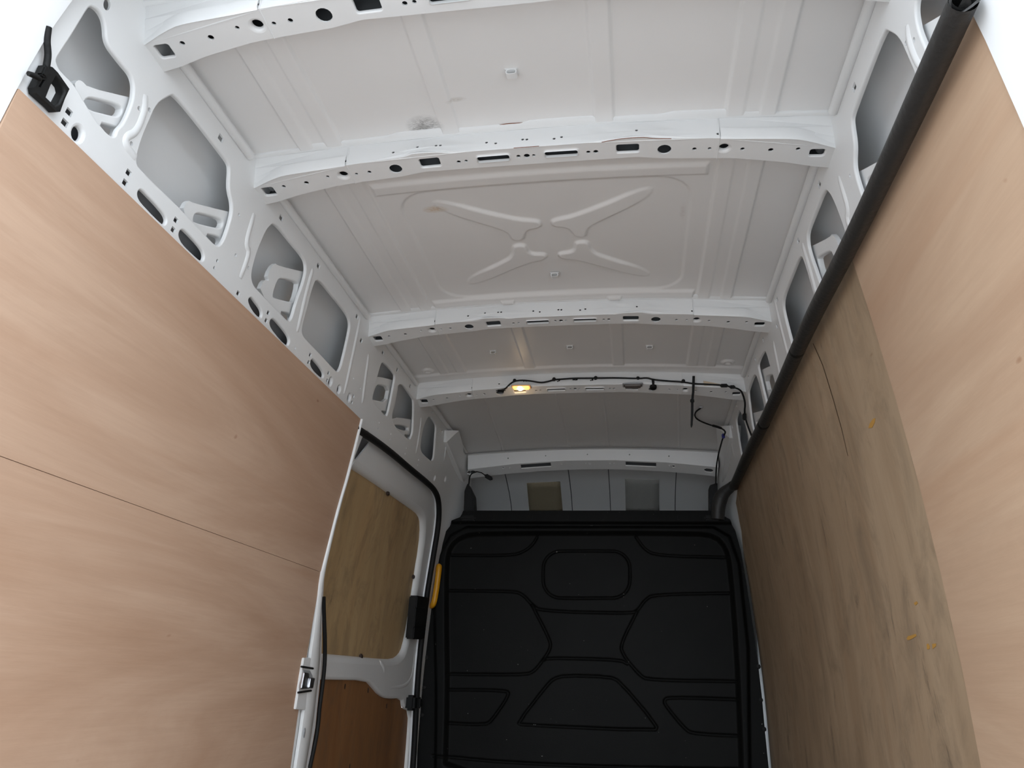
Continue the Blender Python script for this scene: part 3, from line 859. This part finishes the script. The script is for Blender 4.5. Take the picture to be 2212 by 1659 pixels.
# ================================================================== BULKHEAD
YK = 4.42
def bulkhead():
    Lp = [(1003, 1105), (1000, 1112), (996, 1119), (978, 1126), (972, 1138), (952, 1163), (945, 1183), (938, 1214), (930, 1275), (917, 1363), (909, 1505), (905, 1560), (899, 1659)]
    Rp = [(1545, 1105), (1552, 1111), (1557, 1114), (1576, 1124), (1580, 1133), (1588, 1147), (1600, 1190), (1612, 1260), (1630, 1380), (1645, 1500), (1652, 1580), (1660, 1659)]
    L = np.array([atY(*p, YK)[[0, 2]] for p in Lp]); R = np.array([atY(*p, YK)[[0, 2]] for p in Rp])
    ztop = .5 * (L[0, 1] + R[0, 1])
    zs = np.linspace(.0, ztop, 430)
    def side(P, z):
        o = np.argsort(P[:, 1]); return np.interp(z, P[o, 1], P[o, 0])
    xl = side(L, zs); xr = side(R, zs)
    xl = np.where(zs < .45, np.interp(zs, [0, .45], [-.905, side(L, .45)]), xl); xr = np.where(zs < .45, np.interp(zs, [0, .45], [.905, side(R, .45)]), xr)
    t = np.linspace(0, 1, 440)
    X = xl[:, None] * (1 - t) + xr[:, None] * t; Z = np.repeat(zs[:, None], 440, 1)
    D = np.zeros_like(X)                         # towards the camera = positive
    I = [tuple(atY(*p, YK)[[0, 2]]) for p in ((962, 1700), (968, 1500), (966, 1350), (966, 1215), (975, 1180), (1000, 1160), (1040, 1153), (1500, 1153), (1545, 1160), (1568, 1185), (1577, 1230), (1590, 1400), (1597, 1560), (1602, 1700))]
    I = [tuple(q) for q in chaikin(I, 1)]
    D += .030 * (1 - sst(sdf(X, Z, I), .016))
    ib = [tuple(atY(*p, YK)[[0, 2]]) for p in ((940, 1900), (944, 1500), (940, 1300), (952, 1200), (975, 1158), (1010, 1140), (1540, 1140), (1575, 1160), (1596, 1220), (1615, 1400), (1622, 1900))]
    D -= .022 * (1 - sst(sdf(X, Z, ib), .010))
    W = lambda pts: [tuple(atY(*p, YK)[[0, 2]]) for p in pts]
    gro = [
        W([(972, 1199), (1103, 1200), (1131, 1192), (1151, 1176), (1160, 1160)]), W([(1374, 1160), (1392, 1186), (1417, 1200), (1570, 1204)]),
        W([(970, 1276), (1100, 1277), (1127, 1281), (1149, 1307), (1168, 1320), (1360, 1325), (1377, 1320), (1393, 1296), (1412, 1284), (1580, 1281)]),
        W([(1149, 1307), (1187, 1380), (1190, 1400), (1173, 1426), (1154, 1450), (1135, 1458), (967, 1456)]),
        W([(1377, 1320), (1341, 1390), (1344, 1413), (1382, 1459), (1401, 1469), (1590, 1472)]),
        W([(1173, 1426), (1184, 1421), (1339, 1425), (1355, 1434)]),
        W([(969, 1490), (1092, 1491), (1101, 1500), (1061, 1558), (1048, 1566), (967, 1562)]),
        W([(1592, 1511), (1444, 1506), (1434, 1513), (1439, 1526), (1480, 1575), (1496, 1585), (1594, 1590)]),
        W([(935, 1632), (1100, 1648), (1344, 1658), (1600, 1662)]),
    ]
    closed = [W([(1118, 1562), (1179, 1483), (1195, 1466), (1222, 1459), (1317, 1462), (1339, 1472), (1420, 1568), (1415, 1579), (1127, 1566)])]
    wr = [tuple(atY(*p, YK)[[0, 2]]) for p in rrect(1173, 1361, 1190, 1292, 38)]
    closed.append(wr)
    for g in gro:
        g = [tuple(q) for q in chaikin(g, 2, False)]
        D -= .008 * np.clip(1 - (seg_dist(X, Z, g) / .0085) ** 2, 0, 1)
    for g in closed:
        g = [tuple(q) for q in chaikin(g, 1)]
        D -= .008 * np.clip(1 - (seg_dist(X, Z, g, True) / .0085) ** 2, 0, 1)
    # upper ledge under the top edge
    zl = atY(1280, 1131, YK)[2]
    D += .020 * sst(zl - Z, .010)
    root = empty('bulkhead', (0, YK, 0)); props(root, 'black moulded bulkhead panel closing off the cab', 'bulkhead')
    P = np.stack([X, YK - D, Z], -1)
    gridmesh('panel', P.transpose(1, 0, 2), BULK, root)
    zt = ztop
    box('top_rail', (-.01, YK + .03, zt - .012), (1.40, .10, .028), BULK, root, .008)
    for px in (1065, 1148, 1225, 1303, 1388, 1466):
        q = atY(px, 1118, YK - .03); box('clip', (q[0], YK - .024, q[2]), (.022, .014, .035), BULK, root, .005)
    for s, px in ((-1, 1012), (1, 1538)):
        q = atY(px, 1118, YK - .02); box('corner_bracket', (q[0], YK - .02, q[2] - .005), (.09, .05, .030), RUBBER, root, .01)
    # fixing studs down both edges
    for px, py in ((926, 1330), (921, 1355), (921, 1420), (917, 1485), (912, 1545), (1638, 1440), (1643, 1512), (1650, 1575)):
        q = atY(px, py, YK - .004); disc('fixing_stud', q, (0, -1, 0), .012, .008, RUBBER, root, 14)
    return root, ztop
BK, ZBT = bulkhead()
# black trim uprights either side of the opening above the bulkhead
for lab, pts in (('black plastic upright trim above the left end of the bulkhead', [(1003, 1060), (1010, 1043), (1022, 1068), (1024, 1106), (1001, 1112)]),
                 ('black plastic upright trim above the right end of the bulkhead', [(1533, 1048), (1550, 1042), (1552, 1108), (1533, 1108)])):
    lp = [atY(*p, YK + .03) for p in pts]
    o = prism('upright_trim', lp, (0, 1, 0), .10, BLACK, bevel=.004); props(o, lab, 'trim piece', 'black uprights above the bulkhead')

# ================================================================== SLIDING DOOR (left front)
door = empty('door_1', (-.97, 3.55, .05)); props(door, kind='structure')
DO = .045
dyz = lambda p, off=DO: onwall(p[0], p[1], -1, off)[1:]
up = [dyz(p) for p in ((755, 1006), (800, 1035), (850, 1070), (890, 1098), (908, 1112), (913, 1132), (910, 1180), (897, 1260), (885, 1345), (874, 1398), (866, 1414), (852, 1424), (820, 1423), (760, 1417), (700, 1412))]
yr = 2.70
up = [(yr + .02, up[0][1])] + [tuple(q) for q in up] + [(yr + .02, up[-1][1])]
lo = [dyz(p) for p in ((697, 1468), (790, 1470), (803, 1484), (818, 1502), (835, 1510), (866, 1508), (869, 1530), (884, 1536), (880, 1600), (875, 1659))]
lo = [(yr + .02, lo[0][1])] + [tuple(q) for q in lo] + [(lo[-1][0], .12), (yr + .02, .12)]
dm = lambda u, v, d: (-(hw(v) + DO - .012 + d), u, v)
dout = [(yr, .06), (4.40, .06), (4.44, 1.2), (4.42, 1.68), (4.34, 1.785), (yr, 1.785)]
sheet('door_frame', chaikin(dout, 1), [(chaikin(up, 1), .030, .022), (chaikin(lo, 1), .012, .010)], dm, PAINT, .008, (.1, .06), parent=door)
o = sheet('upper_board', offset(ccw(up), .006), [], lambda u, v, d: (-(hw(v) + DO + .016 + d), u, v), PLYDOOR, .006, (.2, .08), parent=door); props(o, label='worn brown plywood board')
o = sheet('lower_board', offset(ccw(lo), .004), [], lambda u, v, d: (-(hw(v) + DO + .006 + d), u, v), PLYLOW, .006, (.2, .08), parent=door); props(o, label='dark red-brown plywood board')
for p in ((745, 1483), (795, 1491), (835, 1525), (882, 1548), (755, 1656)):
    disc('board_hole_shade', onwall(p[0], p[1], -1, DO + .005), (1, 0, 0), .0055, .002, BROWN, door, 12, ry=.011, up=(0, 1, 0))  # dark discs give the shade of the holes in the lower board
gridmesh('outer_skin', np.array([[(-hw_out(z), y, z) for y in (2.7, 4.5)] for z in np.linspace(0, 1.8, 8)]), PAINT, door)
for p in ((838, 1066), (893, 1246), (780, 1418)):
    q = onwall(p[0], p[1], -1, DO + .004)
    box('panel_clip', q, (.012, .026, .022), BROWN, door, .004)
# raised beads of the lower frame
for pts in ([(888, 1392), (889, 1425), (884, 1460), (872, 1480), (845, 1486), (815, 1483)], [(815, 1430), (823, 1440), (823, 1455)]):
    q = [onwall(p[0], p[1], -1, DO + .003) for p in pts]
    tube('bead', q, lambda t: .006 + .014 * math.sin(math.pi * min(1, max(0, t))) ** .5, PAINT, door, 12)
# latch housing and guide block on the door's leading edge
lp = [onwall(p[0], p[1], -1, .03) for p in ((884, 1286), (912, 1291), (898, 1381), (875, 1380))]
o = prism('latch_housing', lp, (1, 0, 0), .045, BLACK, door, bevel=.006)
lp = [onwall(p[0], p[1], -1, .0) for p in ((890, 1312), (912, 1315), (906, 1355), (886, 1355))]
prism('latch_plate', lp, (1, 0, 0), .022, RUBBER, door, bevel=.004)
q = onwall(889, 1518, -1, .01); box('guide_block', q, (.05, .075, .075), RUBBER, door, .012)
q = onwall(902, 1518, -1, .005); box('guide_block', q, (.04, .05, .055), RUBBER, door, .008)

# rubber seal round the door aperture (belongs to the aperture, not the door)
sp = [(-(hw(z) + WO - .002), y, z) for y, z in seal_yz]
sp = [(-(hw(seal_yz[0][1]) + .012), 2.79, seal_yz[0][1] - .006)] + sp + [(-.925, seal_yz[-1][0], .08)]
o = tube('door_seal', sp, .0155, RUBBER, None, 12); props(o, 'black rubber seal curving round the sliding door opening', 'door seal', 'rubber door seals')
rs = [(699, 1290), (700, 1335), (702, 1380), (702, 1430), (697, 1480), (690, 1530), (688, 1560), (682, 1600), (669, 1659)]
rp = [onwall(p[0], p[1], -1, .004) for p in rs]
o = tube('door_seal', rp, .0075, RUBBER, None, 10); props(o, 'loose black rubber seal strip down the rear post of the sliding door', 'door seal', 'rubber door seals')

# rear door post: white channel strip in front of the plywood edge
post = empty('door_post', (-.91, yl[3], .05)); props(post, 'white steel post strip between the left plywood and the sliding door', 'door post')
Lf = [(781, 905), (754, 1015), (728, 1105), (704, 1200), (692, 1250), (687, 1300), (679, 1370), (673, 1410), (655, 1560), (640, 1659)]
Rt = [(784, 905), (758, 1015), (733, 1105), (711, 1200), (702, 1250), (698, 1300), (696, 1370), (695, 1440), (680, 1570), (665, 1659)]
L3 = [onwall(*p, -1, -.004) for p in Lf]; R3 = [onwall(*p, -1, -.004) for p in Rt]
L3.append(L3[-1] + (L3[-1] - L3[-2]) * 2); R3.append(R3[-1] + (R3[-1] - R3[-2]) * 2)
L3 = [np.array(q) for q in L3]; R3 = [np.array(q) for q in R3]
G = []
for a, b in zip(chaikin(L3, 1, False), chaikin(R3, 1, False)):
    mid = a * .55 + b * .45
    G.append([a + [-.012, 0, 0], a, a + (b - a) * .12 + [.004, 0, 0], mid + [.005, 0, 0], a + (b - a) * .88 + [-.002, 0, 0], b + [-.012, 0, 0], b + [-.05, .01, 0]])
o = gridmesh('strip', np.array(G), PAINT, post); autosmooth(o, 45)
# striker plate with latch
lp = [onwall(*p, -1, -.007) for p in ((657, 1421), (672, 1421), (666, 1470), (660, 1534), (639, 1532), (648, 1470))]
spl = prism('striker_plate', lp, (-1, 0, 0), .010, PAINT, post, bevel=.002)
lp = [onwall(*p, -1, -.010) for p in ((655, 1447), (671, 1449), (677, 1462), (674, 1488), (652, 1489))]
prism('striker_pocket', lp, (-1, 0, 0), .006, ZINC, spl, bevel=.002)
lp = [onwall(*p, -1, -.018) for p in ((658, 1452), (669, 1454), (667, 1487), (651, 1488))]
prism('striker', lp, (-1, 0, 0), .012, STEEL, spl, bevel=.003)
lp = [onwall(*p, -1, -.022) for p in ((671, 1465), (681, 1464), (677, 1487), (668, 1485))]
prism('striker_tongue', lp, (-1, 0, 0), .012, STEEL, spl, bevel=.002)
for a, b in (((651, 1440), (676, 1444)), ((644, 1496), (672, 1492))):
    tube('striker_lip', [onwall(*a, -1, -.010), onwall((a[0] + b[0]) / 2, (a[1] + b[1]) / 2, -1, -.012), onwall(*b, -1, -.010)], .0035, RUBBER, spl, 8)
q = onwall(657, 1583, -1, -.010); disc('post_hole', q, (1, .2, 0), .010, .003, ZINC, post, 14, ry=.016)

# yellow grab handle on the bulkhead edge
hp = [atY(*p, YK - d) for p, d in (((943, 1240), .02), ((947, 1226), .045), ((949, 1222), .06), ((947, 1240), .062), ((943, 1270), .062), ((938, 1300), .062), ((935, 1307), .055), ((931, 1309), .03), ((931, 1305), .02))]
o = tube('grab_handle', hp, .0165, YELLOW, None, 14); props(o, 'yellow plastic grab handle beside the sliding door opening', 'grab handle')

# ================================================================== BLACK FOAM CONDUIT (right)
def conduit():
    rt = .0225
    cen = []
    for y in (.977, 1.3, 1.7, 2.1, 2.6, 3.1, 3.5, 3.9, 4.2):
        cen.append((.7875 + .004 * math.sin(y * 5), y, 1.762 + .004 * math.sin(y * 3 + 1)))
    e = [atY(1606, 1028, 4.33), atY(1582, 1050, 4.35), atY(1561, 1066, 4.36), atY(1552, 1088, 4.37), atY(1550, 1122, 4.38)]
    root = empty('cable_conduit', (.78, 1.02, 1.74)); props(root, 'black foam-wrapped conduit running along the top of the right wall', 'conduit')
    pts = cen + [tuple(q) for q in e]
    tube('sleeve', pts, lambda t: rt * (1 + .03 * math.sin(t * 31)) * (1 + .10 * t) * (1 + .60 * min(1, max(0, (t - .72) / .14))), FOAM, root, 20, cap=False)
    # wrapped tape seams
    for y in (2.33, 3.05, 3.72):
        c = np.array([np.interp(y, [q[1] for q in cen], [q[k] for q in cen]) for k in range(3)])
        tube('tape_seam', [c + [0, -.012, 0], c + [0, 0, 0], c + [0, .012, 0]], rt * 1.05, RUBBER, root, 20, smoothn=0)
    # open rear end: inner wall and a loose flap
    a = np.array(cen[0])
    tube('inner_sleeve', [a + [0, -.002, 0], a + [0, .10, 0], a + [0, .22, 0]], rt * .80, RUBBER, root, 20, cap=False, smoothn=0)
    V, Fc = [], []
    for k in range(20):
        an = 2 * math.pi * k / 20
        for r in (rt, rt * .80): V.append(a + [r * math.cos(an), -.002 + .01 * math.sin(an * 2), r * math.sin(an)])
    Fc = [(2 * k, 2 * ((k + 1) % 20), 2 * ((k + 1) % 20) + 1, 2 * k + 1) for k in range(20)]
    from_py('end_rim', V, Fc, FOAM, root)
    q = a + np.array([.0, .03, -.014])
    from_py('loose_flap', [q + [-.012, .03, -.004], q + [.012, .03, -.004], q + [.008, -.035, .004], q + [-.002, -.05, .012], q + [-.010, -.02, .004]], [(0, 1, 2, 3, 4)], FOAM, root)
    return root
conduit()

# ================================================================== LAMPS AND WIRING ON THE FOURTH BOW
yb4 = YB[3]
def zu4(x, y): return zbow(x) - .20 * (y - yb4 - ry(x))
def on_under(px, py, dz=0.0):
    return onsurf2(px, py, lambda x, y: zu4(x, min(max(y, yb4 - .02), yb4 + .10)) - dz)
def lamp(px, py, lit, label):
    q = on_under(px, py, .008)
    root = empty('interior_lamp', (q[0], q[1], zbow(q[0]))); props(root, label, 'lamp', 'lamps set in the lamp bow')
    c = np.array([q[0], q[1], zu4(q[0], q[1])])
    box('bezel', c + [0, 0, -.002], (.094, .048, .005), ZINC if not lit else TAPE, root, .003)
    box('lens', c + [0, -.001, -.007], (.082, .040, .012), GLASS_ON if lit else GLASS_OFF, root, .006)
    if lit:
        disc('bulb', c + [-.004, -.006, -.012], (0, -.5, -1), .013, .005, BULB, root, 16)
        ld = bpy.data.lights.new('lamp_light', 'POINT'); ld.energy = .035; ld.color = (1, .66, .32); ld.shadow_soft_size = .02
        lo_ = bpy.data.objects.new('lamp_light', ld); COL.objects.link(lo_); lo_.parent = root
        lo_.matrix_parent_inverse = Matrix.Translation(-root.location); lo_.location = Vector(c + [0, -.01, -.05])
    else:
        for k in (-.03, 0, .03): box('lens_rib', c + [k, -.002, -.0132], (.003, .034, .003), GLASS_OFF, root, .001)
    return root
lamp(1126, 838, True, 'small warm-lit interior lamp set in the roof bow')
lamp(1367, 834, False, 'small unlit grey interior lamp on the same bow as the lit one')

def onweb(px, py, d=.008):
    q = atY(px, py, yb4 - d); return q
har = empty('wiring_harness', onweb(1240, 817)); props(har, 'thin black wiring cable clipped along the lamp bow', 'cable')
cp = [(1084, 843), (1092, 840), (1100, 831), (1109, 824), (1125, 821), (1148, 823), (1168, 827), (1185, 824), (1197, 820), (1215, 819), (1240, 817), (1287, 817), (1330, 816), (1378, 818), (1398, 816), (1410, 820), (1440, 823), (1476, 825), (1497, 829), (1525, 830), (1560, 832), (1583, 836), (1600, 842)]
pts = [onweb(*p) for p in cp]
for p, y in (((1606, 855), 3.42), ((1610, 872), 3.50), ((1608, 890), 3.60), ((1611, 907), 3.72), ((1617, 925), 3.84), ((1624, 942), 3.95)):
    pts.append(onwall(p[0], p[1], 1, -.004))
tube('cable', pts, .0042, RUBBER, har, 8)
for p in ((1112, 823), (1197, 820), (1287, 817), (1378, 818), (1476, 824)):
    disc('cable_clip', onweb(p[0], p[1], .002), (0, -1, 0), .0085, .012, RUBBER, har, 14)
for p in ((1208, 821), (1240, 819), (1246, 819), (1280, 820)):
    disc('clip_tail', onweb(p[0], p[1] + 1, .001), (0, -1, 0), .004, .012, RUBBER, har, 10)
q = on_under(1082, 844, .004); box('plug', q, (.046, .022, .02), BLACK, har, .009)
tube('branch', [onweb(1410, 819), onweb(1411, 826), on_under(1411, 834, .004)], .006, RUBBER, har, 8)
q = on_under(1411, 834, .002); disc('plug_boot', q, (0, 0, -1), .024, .014, RUBBER, har, 16, ry=.016)
box('connector', onweb(1564, 833, .010), (.034, .014, .016), BLACK, har, .004)
box('connector', onweb(1582, 836, .010), (.026, .014, .016), BLACK, har, .004)
box('connector', onwall(1608, 900, 1, -.006), (.016, .03, .03), BLACK, har, .004)
lp = [onweb(*p, .004) for p in ((1519, 823), (1526, 824), (1556, 830), (1556, 832), (1521, 833))]
o = prism('tape_tag', lp, (0, -1, 0), .002, TAPE); props(o, 'cream paper tape tag stuck on the lamp bow', 'tape')

# hanging strap
sx = atY(1498, 812, yb4 - .02)
st = empty('hanging_strap', sx); props(st, 'black cable-tie strap hanging straight down from the lamp bow', 'strap')
ys = yb4 - .022
def strip(name, pix, wd, par):
    V, Fc = [], []
    for (px, py, w_) in pix:
        q = atY(px, py, ys); V += [q + [-w_, 0, 0], q + [w_, 0, 0], q + [w_, .004, 0], q + [-w_, .004, 0]]
    for i in range(len(pix) - 1):
        for k in range(4): Fc.append((4 * i + k, 4 * i + (k + 1) % 4, 4 * i + 4 + (k + 1) % 4, 4 * i + 4 + k))
    Fc += [(3, 2, 1, 0), tuple(4 * (len(pix) - 1) + k for k in range(4))]
    return from_py(name, V, Fc, BLACK, par)
strip('strap', [(1498.5, 812, .0058), (1497.5, 845, .0056), (1495.5, 866, .0058), (1495, 900, .0056), (1494, 918, .0046), (1493.5, 923, .002)], 0, st)
box('buckle', atY(1495.3, 866, ys - .003), (.018, .012, .018), BLACK, st, .003)

# aerial-type lead on the right roof corner
ld_ = empty('aerial_lead', CEIL(1514, 881)); props(ld_, 'black lead looping from the roof skin to a blue plug by the right corner', 'cable')
cz = lambda px, py: onsurf(px, py, lambda x: zroof(x) - .016)
pts = [cz(1513, 882), cz(1503, 889), cz(1500, 898), cz(1506, 906), cz(1520, 913), cz(1537, 919)]
for p, y in (((1550, 922), 3.92), ((1560, 926), 3.90), ((1567, 932), 3.90), ((1566, 937), 3.91), ((1562, 944), 3.94), ((1556, 965), 4.06), ((1551, 985), 4.24), ((1547, 1010), 4.32), ((1546, 1048), 4.36)):
    pts.append(atY(p[0], p[1], y))
tube('lead', pts, .0042, RUBBER, ld_, 8)
q = cz(1514, 880); box('lead_end', q, (.022, .014, .008), STEEL, ld_, .003)
tube('sleeve', [atY(1540, 919.5, 3.94), atY(1548, 921.5, 3.92), atY(1558, 925, 3.905)], .0065, RUBBER, ld_, 8)
box('blue_plug', atY(1562.5, 942, 3.93), (.016, .014, .026), BLUE, ld_, .004)
# left corner lead with plug
l2 = empty('cab_lead', atY(1016, 1030, 4.54)); props(l2, 'short black lead with plug dangling below the left end of the header bow', 'cable')
tube('lead', [atY(1030, 1019, 4.54), atY(1018, 1023, 4.54), atY(1014, 1032, 4.53), atY(1013, 1045, 4.51), atY(1010, 1060, 4.49)], .004, RUBBER, l2, 8)
a = atY(1047, 1026, 4.52); b = atY(1064, 1036, 4.52); ax = (b - a) / np.linalg.norm(b - a)
box('plug', (a + b) / 2, (.055, .022, .026), BLACK, l2, .007, axes=(ax, (0, 1, 0), np.cross(ax, (0, 1, 0))))
tube('lead_tail', [atY(1030, 1019, 4.54), atY(1040, 1021, 4.53), a], .003, RUBBER, l2, 6, smoothn=0)

# foam pads glued on the cab roof slope
def slope_pt(px, py, dz=0):
    r = ray(px, py); P = chaikin(cs, 2, False)
    best = None
    for y in np.linspace(4.62, 5.30, 400):
        q = CAM + r * y / r[1]
        z = np.interp(y, [p[0] for p in P], [p[1] for p in P]) + .03 * (1 - (q[0] / .8) ** 2) - dz
        if best is None or abs(z - q[2]) < best[0]: best = (abs(z - q[2]), q)
    return best[1]
for m_, lab, cr in ((TAN, 'tan square foam pad on the cab roof above the bulkhead', ((1138, 1045), (1210, 1042), (1216, 1109), (1144, 1109))), (GREYPAD, 'pale grey square foam pad on the cab roof, right of the tan one', ((1350, 1036), (1424, 1037), (1424, 1108), (1352, 1108)))):
    P = []
    for j in range(7):
        row = []
        for i in range(5):
            u, v = i / 4, j / 6
            c = np.array(cr, float); p = (c[0] * (1 - u) + c[1] * u) * (1 - v) + (c[3] * (1 - u) + c[2] * u) * v
            row.append(slope_pt(p[0], p[1], .006))
        P.append(row)
    P = np.array(P)
    e0 = np.concatenate([P[:1] + [0, 0, .006], P, P[-1:] + [0, 0, .006]], 0)
    e0 = np.concatenate([e0[:, :1] + [0, 0, .006], e0, e0[:, -1:] + [0, 0, .006]], 1)
    o = gridmesh('foam_pad', e0, m_); props(o, lab, 'foam pad', 'foam pads on the cab roof')

# ================================================================== ROOF CLIPS
def roof_clip(px, py, label, s=1.25):
    q = onsurf(px, py, lambda x: zroof(x) - .006)
    c = np.array([q[0], q[1], zroof(q[0])])
    root = empty('roof_clip', c); props(root, label, 'clip', 'white clips on the roof skin')
    V, Fc = [], []
    seg = 16
    for k in range(seg):
        an = 2 * math.pi * k / seg
        x = math.copysign(abs(math.cos(an)) ** .6, math.cos(an)) * .011 * s; z = math.copysign(abs(math.sin(an)) ** .6, math.sin(an)) * .0075
        for (f, y) in ((1, -.006), (1, .008), (.78, .008), (.78, -.006)):
            V.append(c + [x * f, y * s, -.0090 + z * f])
    for k in range(seg):
        for j in range(4):
            a = 4 * k + j; b = 4 * k + (j + 1) % 4; e = 4 * ((k + 1) % seg)
            Fc.append((a, b, e + (j + 1) % 4, e + j))
    autosmooth(from_py('sleeve', V, Fc, PAINT, root), 50)
    box('base', c + [0, .002, -.001], (.026 * s, .018 * s, .003), PAINT, root, .001)
roof_clip(1105, 157, 'small white clip alone in the middle of the nearest plain roof panel')
roof_clip(1198, 594, 'small white clip below the X-shaped pressing')
roof_clip(1065, 761, 'leftmost of three small white clips in the narrow roof bay')
roof_clip(1231, 750, 'middle of three small white clips in the narrow roof bay')
roof_clip(1403, 750, 'rightmost of three small white clips in the narrow roof bay')

# ================================================================== BLACK GROMMET FRAME (upper left)
Z6 = lambda p: crop(0, 0, p, 300 / 2212)
gf = empty('wiring_grommet', onwall(95, 190, -1)); props(gf, 'black plastic wiring bracket with open frame at the top left corner', 'bracket')
outl = [onwall(*p, -1, .006)[1:] for p in A_([(325, 560), (385, 580), (430, 625), (530, 765), (490, 850), (450, 960), (415, 960), (380, 920), (245, 800), (235, 750), (280, 660)])]
hole = [onwall(*p, -1, .006)[1:] for p in A_([(415, 665), (480, 745), (490, 790), (440, 885), (410, 905), (335, 835), (375, 740)])]
hole2 = [onwall(*p, -1, .006)[1:] for p in A_([(300, 690), (320, 690), (285, 750), (265, 745)])]
sheet('frame', outl, [(ccw(hole), .004, .006), (ccw(hole2), .001, .003)], lambda u, v, d: (-(hw(v) - .010 + d), u, v), BLACK, .016, (.04, .04), parent=gf)
tube('lead', [onwall(*p, -1, -.006) for p in Z6([(770, 430), (745, 640), (760, 780), (765, 900), (740, 1050), (720, 1150), (690, 1220)])], .0062, RUBBER, gf, 10)
tube('locking_tab', [onwall(*p, -1, -.014) for p in Z6([(450, 1170), (540, 1200), (640, 1260)])], lambda t: .0055 - .002 * abs(t - .5), BLACK, gf, 8)
lp = [onwall(*p, -1, -.004) for p in Z6([(620, 1045), (700, 1080), (720, 1190), (640, 1260), (560, 1190)])]
prism('plug', lp, (1, 0, 0), .014, BLACK, gf, bevel=.003)

# rust and scuff flakes along the second bow
for pix in ([(708, 329), (714, 323), (728, 320), (738, 318)], [(1068, 271), (1090, 267), (1120, 265), (1152, 262)]):
    pts = [CEIL(*p) - [0, 0, .0012] for p in pix]
    tube('rust_line', pts, .0009, RUST, bows[1], 5)

for pix in ([(1111, 326), (1140, 322), (1165, 319)], [(1300, 312), (1322, 306), (1345, 303), (1390, 301), (1410, 306), (1450, 306)]):
    q = [onsurf(*p, lambda x: zbow(x) - .0005) for p in pix]
    tube('scuff_line', [(a[0], YB2 + ry(a[0]) - .0008, a[2]) for a in q], .0008, RUST, bows[1], 5)
MARK = mat('orange_resin', (.46, .25, .06), .6, .3)
for lp in ([(1876, 925), (1879, 915), (1886, 905), (1891, 903), (1890, 912), (1884, 924)], [(1958, 1380), (1962, 1374), (1970, 1372), (1978, 1369), (1980, 1374), (1970, 1380), (1962, 1383)],
           [(2002, 1392), (2005, 1390), (2009, 1396), (2008, 1402), (2003, 1403)], [(2014, 1391), (2022, 1390), (2022, 1396), (2015, 1402)], [(1974, 1303), (1980, 1299), (1983, 1303), (1978, 1308)]):
    o = prism('resin_mark', [onwall(*p, 1, .0055) for p in lp], (-1, 0, 0), .0006, MARK, PR)
bpy.context.view_layer.update()
